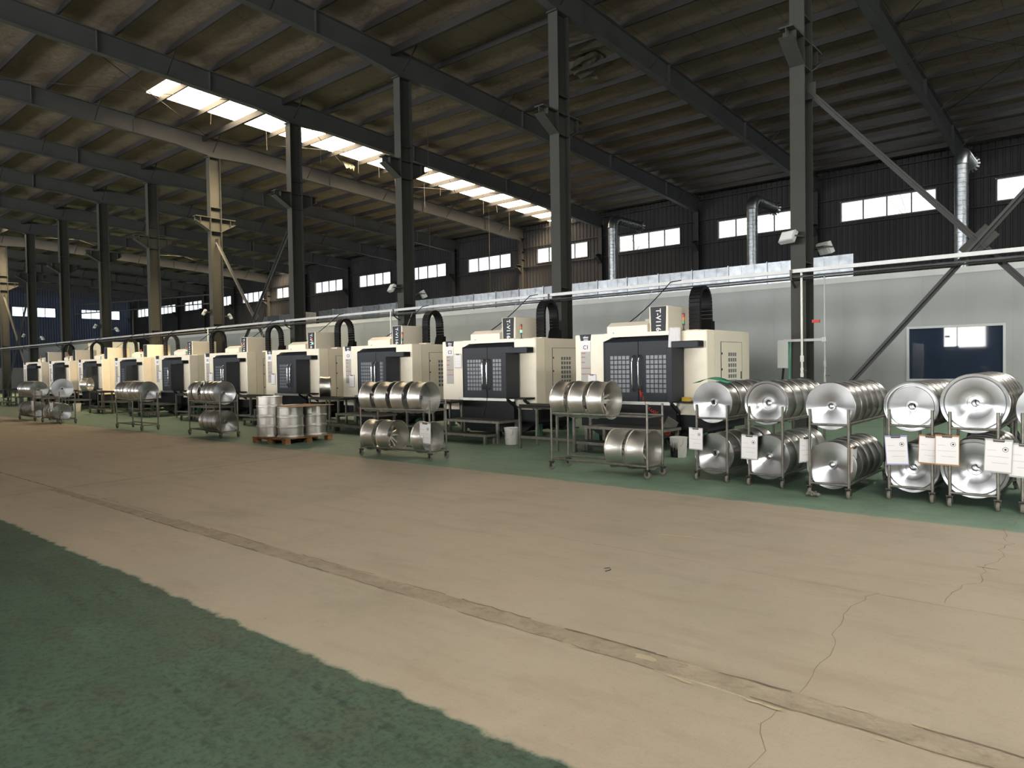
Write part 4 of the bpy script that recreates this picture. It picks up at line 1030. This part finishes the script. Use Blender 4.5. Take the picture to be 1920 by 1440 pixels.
    cb_ = MB().tube(pts, 0.011, 6).build('power_cable', 'black_plastic', None, True); tag(cb_, 'black cable from the trunking down to %s' % who, 'cable', 'power cables')
    cx = X - 0.2; P0 = Vector((cx + 0.9, RY - 0.03, RZ - 0.1)); P1 = Vector((cx + 0.2, YM + 1.9, 2.1))
    cb_ = MB().tube([P0, P0.lerp(P1, 0.3) + Vector((0, 0, -.06)), P0.lerp(P1, 0.65) + Vector((0, 0, -.08)), P1], 0.007, 6).build('air_hose', 'strip_grey', None, True); tag(cb_, 'thin grey hose from the air pipe to %s' % who, 'hose', 'air hoses')
    # clipboard on the pillar
    if k < 9:
        dx, dz = {0: (0.42, 1.42), 1: (0.55, 1.93), 2: (0.42, 1.44), 3: (0.46, 1.5)}.get(k, (0.48, 1.45 + 0.1 * (k % 3)))
        c = clipboard(X + dx, YM - 0.012, dz, 0.0, 0.02, 'ink_grey', 'clipboard hung on the left pillar of %s' % who, 1.05 if k else 0.9, False); c.rotation_euler = (0, 0.01, 0)

# things about the machines
X1 = MW_R[0] - 2.94
mb = MB(); n = 7
for i in range(n):
    for j in range(9):
        u, v = i / (n - 1), j / 8; mb.v.append((2.12 + 0.24 * u, -0.05 - 0.02 * math.sin(u * 9 + v * 2) - 0.02 * v, 2.30 - v * (0.44 + 0.10 * math.sin(u * 7)) ))
for i in range(n - 1):
    for j in range(8): a = i * 9 + j; mb.f.append((a, a + 9, a + 10, a + 1))
o = mb.build('cloth_rag', 'cloth', None, True, (X1 + 0.1, YM - 0.03, 0)); sm = o.modifiers.new('thickness', 'SOLIDIFY'); sm.thickness = 0.006
tag(o, 'white cloth draped over the control arm of machine C1', 'cloth')
o = MB().cbox(-0.07, 0.07, -0.05, 0.05, 0, 0.075, 0.008).build('yellow_box', 'yellow_plastic', None, False, (X1 + 2.62, YM - 0.2, 0.93)); tag(o, 'small yellow box on the tool tray of machine C1', 'box')
MB().box(-0.072, 0.072, -0.052, 0.052, 0.05, 0.06).build('lid_seam', 'cardboard', o)
def coil(p, q, r, turns, rad, label, m='red_hose'):
    p, q = Vector(p), Vector(q); d = (q - p).normalized(); u = d.cross(Vector((0, 0, 1))).normalized(); v = d.cross(u); pts = []
    N = turns * 10
    for i in range(N + 1):
        t = i / N; a = 2 * PI * turns * t; sag = Vector((0, 0, -0.12 * math.sin(PI * t))); pts.append(p.lerp(q, t) + sag + u * (r * math.cos(a)) + v * (r * math.sin(a)))
    o = MB().tube(pts, rad, 5).build('coiled_hose', m, None, True); return tag(o, label, 'hose', 'coiled red air hoses')
coil((X1 + 1.64, YM - 0.16, 1.12), (X1 + 2.2, YM - 0.5, 0.72), 0.022, 9, 0.006, 'red coiled air hose hanging from the door handle of machine C1')
coil((X1 + 2.3, YM - 0.55, 0.62), (X1 + 2.62, YM - 0.85, 0.40), 0.024, 8, 0.006, 'red coiled air hose running down to the bucket by machine C1')
coil((MW_R[2] - 1.6, YM - 0.5, 0.62), (MW_R[2] - 1.1, YM - 0.7, 0.45), 0.024, 7, 0.007, 'red coiled air hose behind the cart before machine C3')
e = empty('air_gun', (X1 + 1.63, YM - 0.15, 1.12)); tag(e, 'orange air blow gun hooked on the handle of machine C1', 'air gun')
MB().bar((0, 0, 0), (0.03, -0.01, -0.13), 0.03, 0.025).build('grip', 'red_hose', e); MB().tube([(0, 0, 0), (0.04, -0.02, 0.09), (0.05, -0.02, 0.2)], 0.007, 6).build('nozzle', 'steel_dark', e, True)
o = MB().tube([(MW_R[1] - 2.94 + 1.58, YM - 0.14, 1.1), (MW_R[1] - 2.94 + 1.66, YM - 0.2, 0.95), (MW_R[1] - 2.94 + 1.72, YM - 0.3, 0.75), (MW_R[1] - 2.94 + 1.68, YM - 0.35, 0.5)], 0.008, 6).build('air_hose', 'black_plastic', None, True); tag(o, 'dark air hose hanging from the door handle of machine C2', 'hose')
# metal plate leaning by the bucket
o = MB().box(-0.11, 0.11, -0.01, 0.01, -0.12, 0.12).build('metal_plate', 'steel_bar', None, False, (X1 + 2.52, YM - 0.62, 0.52)); o.rotation_euler = (0.3, 0.55, 0.2); tag(o, 'small tilted steel plate above the stained bucket', 'plate')
# paint buckets
def bucket(x, y, label, stained):
    e = empty('paint_bucket', (x, y, 0)); tag(e, label, 'bucket', 'plastic paint buckets')
    MB().lathe([(0.001, 0.0), (0.125, 0.0), (0.132, 0.01), (0.150, 0.33), (0.157, 0.335), (0.157, 0.35), (0.142, 0.35), (0.142, 0.33), (0.126, 0.02), (0.001, 0.02)], 28).build('pail', 'bucket_white', e, True)
    MB().tube([(0.155 * math.cos(t), 0.155 * math.sin(t) * 0.25 - 0.14, 0.31 - 0.14 * math.sin(t)) for t in [PI * i / 12 for i in range(13)]], 0.003, 5).build('bail_handle', 'steel_bar', e, True)
    MB().lathe([(0.001, 0.30), (0.142, 0.30)], 24).build('contents', 'bucket_black', e)
    if stained:
        mb = MB(); r = random.Random(3); N = 26
        for i in range(N + 1):
            t = -2.5 + 1.3 * i / N; zt = 0.05 + 0.22 * abs(math.sin(i * 0.9)) * r.uniform(0.6, 1.1) + 0.03
            for z in (0.006, zt):
                R = 0.134 + 0.018 * z / 0.33 + 0.0015; mb.v.append((R * math.cos(t), R * math.sin(t), z))
            if i: a = 2 * i; mb.f.append((a - 2, a, a + 1, a - 1))
        mb.build('paint_stain', 'bucket_black', e)
    else:
        mb = MB()
        for i in range(7):
            t = -2.35 + 0.5 * i / 6
            for z in (0.16, 0.29): R = 0.134 + 0.018 * z / 0.33 + 0.0012; mb.v.append((R * math.cos(t), R * math.sin(t), z))
            if i: a = 2 * i; mb.f.append((a - 2, a, a + 1, a - 1))
        mb.build('paper_label', 'ink_grey', e)
bucket(-9.60, 11.2, 'white plastic paint bucket beside the platform of machine C2', False)
bucket(-5.80, 11.22, 'white paint bucket smeared with black paint near machine C1', True)
bucket(-33.6, 10.9, 'white bucket under a far roller stand', False)
# single wheels standing on the roller stands
place_wheel(('plain', RS, 0.29), pd[2], (MW_R[2] - 2.94 - 0.10, 11.5, 0.845 + RS + 0.005), '+y', 0.5, 'single aluminium rim standing on the stand left of machine C3', 'wheels on roller stands').rotation_quaternion = Quaternion((0, 0, 1), 0.9) @ Quaternion((0, 1, 0), -PI / 2)
place_wheel(('spoke6', RS, 0.27), sp6[2], (MW_R[7] + 0.75, 11.2, 0.845 + RS), '+y', 0.2, 'single spoked wheel standing on a far stand', 'wheels on roller stands').rotation_quaternion = Quaternion((0, 0, 1), 0.7) @ Quaternion((0, 1, 0), -PI / 2)
# black wheels and pallet seen behind the end-on carts
e = empty('wooden_crate', (-3.05, 11.15, 0)); tag(e, 'small brown wooden crate behind the wheel carts', 'crate')
for k in range(3): MB().box(-0.25, 0.25, -0.2 + k * 0.14, -0.1 + k * 0.14, 0.30, 0.33).build('slat', 'wood', e)
for sx in (-1, 1):
    for k in range(2): MB().box(sx * 0.22 - 0.03, sx * 0.22 + 0.03, -0.2, 0.2, 0.02 + k * 0.15, 0.12 + k * 0.15).build('side_slat', 'wood', e)
mat('black_alloy', srgb(22, 22, 24), 0.25, 0.2, var=0.05)
def black_rim():
    o = wheel_rim(0.30, 0.24, 5)
    o.name = 'black_wheel'
    for q in [o] + list(o.children): q.data = q.data.copy(); q.data.materials[0] = MATS['black_alloy']
    return o
for k, (x, z) in enumerate(((-1.28, 1.14), (-1.28, 0.5))):
    place_wheel(('black',), black_rim, (x, 11.4, z), '-y', 0.4 + k, 'black painted wheel on the rack behind the last carts, %s' % ('upper' if k == 0 else 'lower'), 'black wheels behind the carts')
rk = empty('wheel_rack', (-1.28, 11.4, 0)); tag(rk, 'dark rack holding black wheels behind the last carts', 'rack')
for sx in (-1, 1):
    for y in (-0.05, 0.35):
        MB().tube([(sx * 0.22, y, 0), (sx * 0.22, y, 1.0)], 0.018, 8).build('post', 'steel_bar', rk, True)
    for z in (0.93, 0.28): MB().tube([(sx * 0.22, -0.08, z), (sx * 0.22, 0.4, z)], 0.014, 8).build('rail', 'steel_bar', rk, True)
# dust clump caught on a caster
mb = MB(); r = random.Random(8)
for k in range(60):
    a = r.uniform(0, 6.28); q = r.random() ** 0.6; c = (0.085 * q * math.cos(a) + 0.02, 0.05 * q * math.sin(a) - 0.02, r.uniform(0.0, 0.06) * (1.1 - q)); sz = r.uniform(0.008, 0.018)
    mb.lathe([(0.0005, -sz), (sz * 0.8, -sz * 0.5), (sz, 0), (sz * 0.7, sz * 0.6), (0.0005, sz * 0.9)], 6, c=c)
o = mb.build('dust_clump', 'dust', None, True, (-2.80, 8.80, 0.025)); tag(o, 'grey clump of dust around a caster of a disc cart', 'dust', kind='stuff')
# green leaf-like plastic sheet on a disc
mb = MB()
for i in range(9):
    t = i / 8; mb.v += [(-0.30 + 0.5 * t, 0.02 + 0.03 * math.sin(t * 7), 0.0 + 0.06 * math.sin(PI * t)), (-0.26 + 0.48 * t, 0.16, 0.012 + 0.07 * math.sin(PI * t))]
    if i: a = 2 * i; mb.f.append((a - 2, a, a + 1, a - 1))
o = mb.build('plastic_scrap', 'green_hose', None, True, (-4.22, 9.16, sit(0.285, 'upper') + 0.262)); o.modifiers.new('thickness', 'SOLIDIFY').thickness = 0.004; tag(o, 'scrap of green plastic lying on the top wheel blank nearest C1', 'scrap')
# litter on the aisle
r = random.Random(15)
o = MB().tube([(-3.1, 4.72, 0.005), (-3.06, 4.74, 0.012), (-3.03, 4.71, 0.008), (-3.05, 4.66, 0.004)], 0.003, 5).build('wire_scrap', 'steel_dark'); tag(o, 'curl of thin wire lying on the tan aisle', 'scrap')
o = MB().tube([(-3.3, 6.0, 0.004), (-3.1, 6.05, 0.006), (-2.95, 6.07, 0.004)], 0.003, 5).build('wire_scrap', 'chip'); tag(o, 'pale straight strip of scrap on the tan aisle', 'scrap')

# ================================================================== FAR END
# raised ladder lying across at the far corner, lamp post, far stack of panels
e = empty('ladder', (-71.5, 25.5, 7.2)); tag(e, 'dark ladder platform high up near the far corner', 'ladder')
MB().bar((-3, -1.2, 0), (9, 6.2, 0.6), 0.06, 0.1).build('stringer', 'steel_dark', e); MB().bar((-3, -1.2, 0.8), (9, 6.2, 1.4), 0.06, 0.1).build('stringer', 'steel_dark', e)
for k in range(14): t = k / 13; MB().bar((-3 + 12 * t, -1.2 + 7.4 * t, 0.6 * t), (-3 + 12 * t, -1.2 + 7.4 * t, 0.8 + 0.6 * t), 0.06, 0.06).build('rung', 'steel_dark', e)
MB().tube([(2, 1.9, 0.1), (2, 1.9, -7.2)], 0.09, 8).build('leg', 'steel_dark', e)
# bare trees outside the high windows
def tree(x, y, h, seed, label):
    r = random.Random(seed); e = empty('bare_tree', (x, y, 0)); tag(e, label, 'tree', 'bare trees outside')
    tr = MB(); brn = MB()
    def grow(p, d, ln, rad, lvl):
        q = p + d * ln; (tr if lvl == 0 else brn).tube([p, p.lerp(q, .5) + Vector((r.uniform(-.1, .1), r.uniform(-.1, .1), 0)) * ln * .3, q], [rad, rad * .85, rad * .65], 6)
        if lvl >= 4: return
        for k in range(3 if lvl else 5):
            a = r.uniform(0, 6.28); nd_ = (d + Vector((math.cos(a), math.sin(a), r.uniform(-.1, .5))) * 0.7).normalized(); grow(p.lerp(q, r.uniform(.6, 1)), nd_, ln * r.uniform(.5, .75), rad * .5, lvl + 1)
    grow(Vector((0, 0, 0)), Vector((0, 0, 1)), h * 0.45, 0.16, 0)
    tr.build('trunk', 'bark', e, True); brn.build('branches', 'bark', e, True)
for k, (x, y) in enumerate(((-9.5, 42), (-17, 45), (-27, 44), (-34, 46))): tree(x, y, 11.5, 40 + k, 'bare tree seen through the %s high window of the long wall' % ORD[[1, 2, 4, 5][k]])
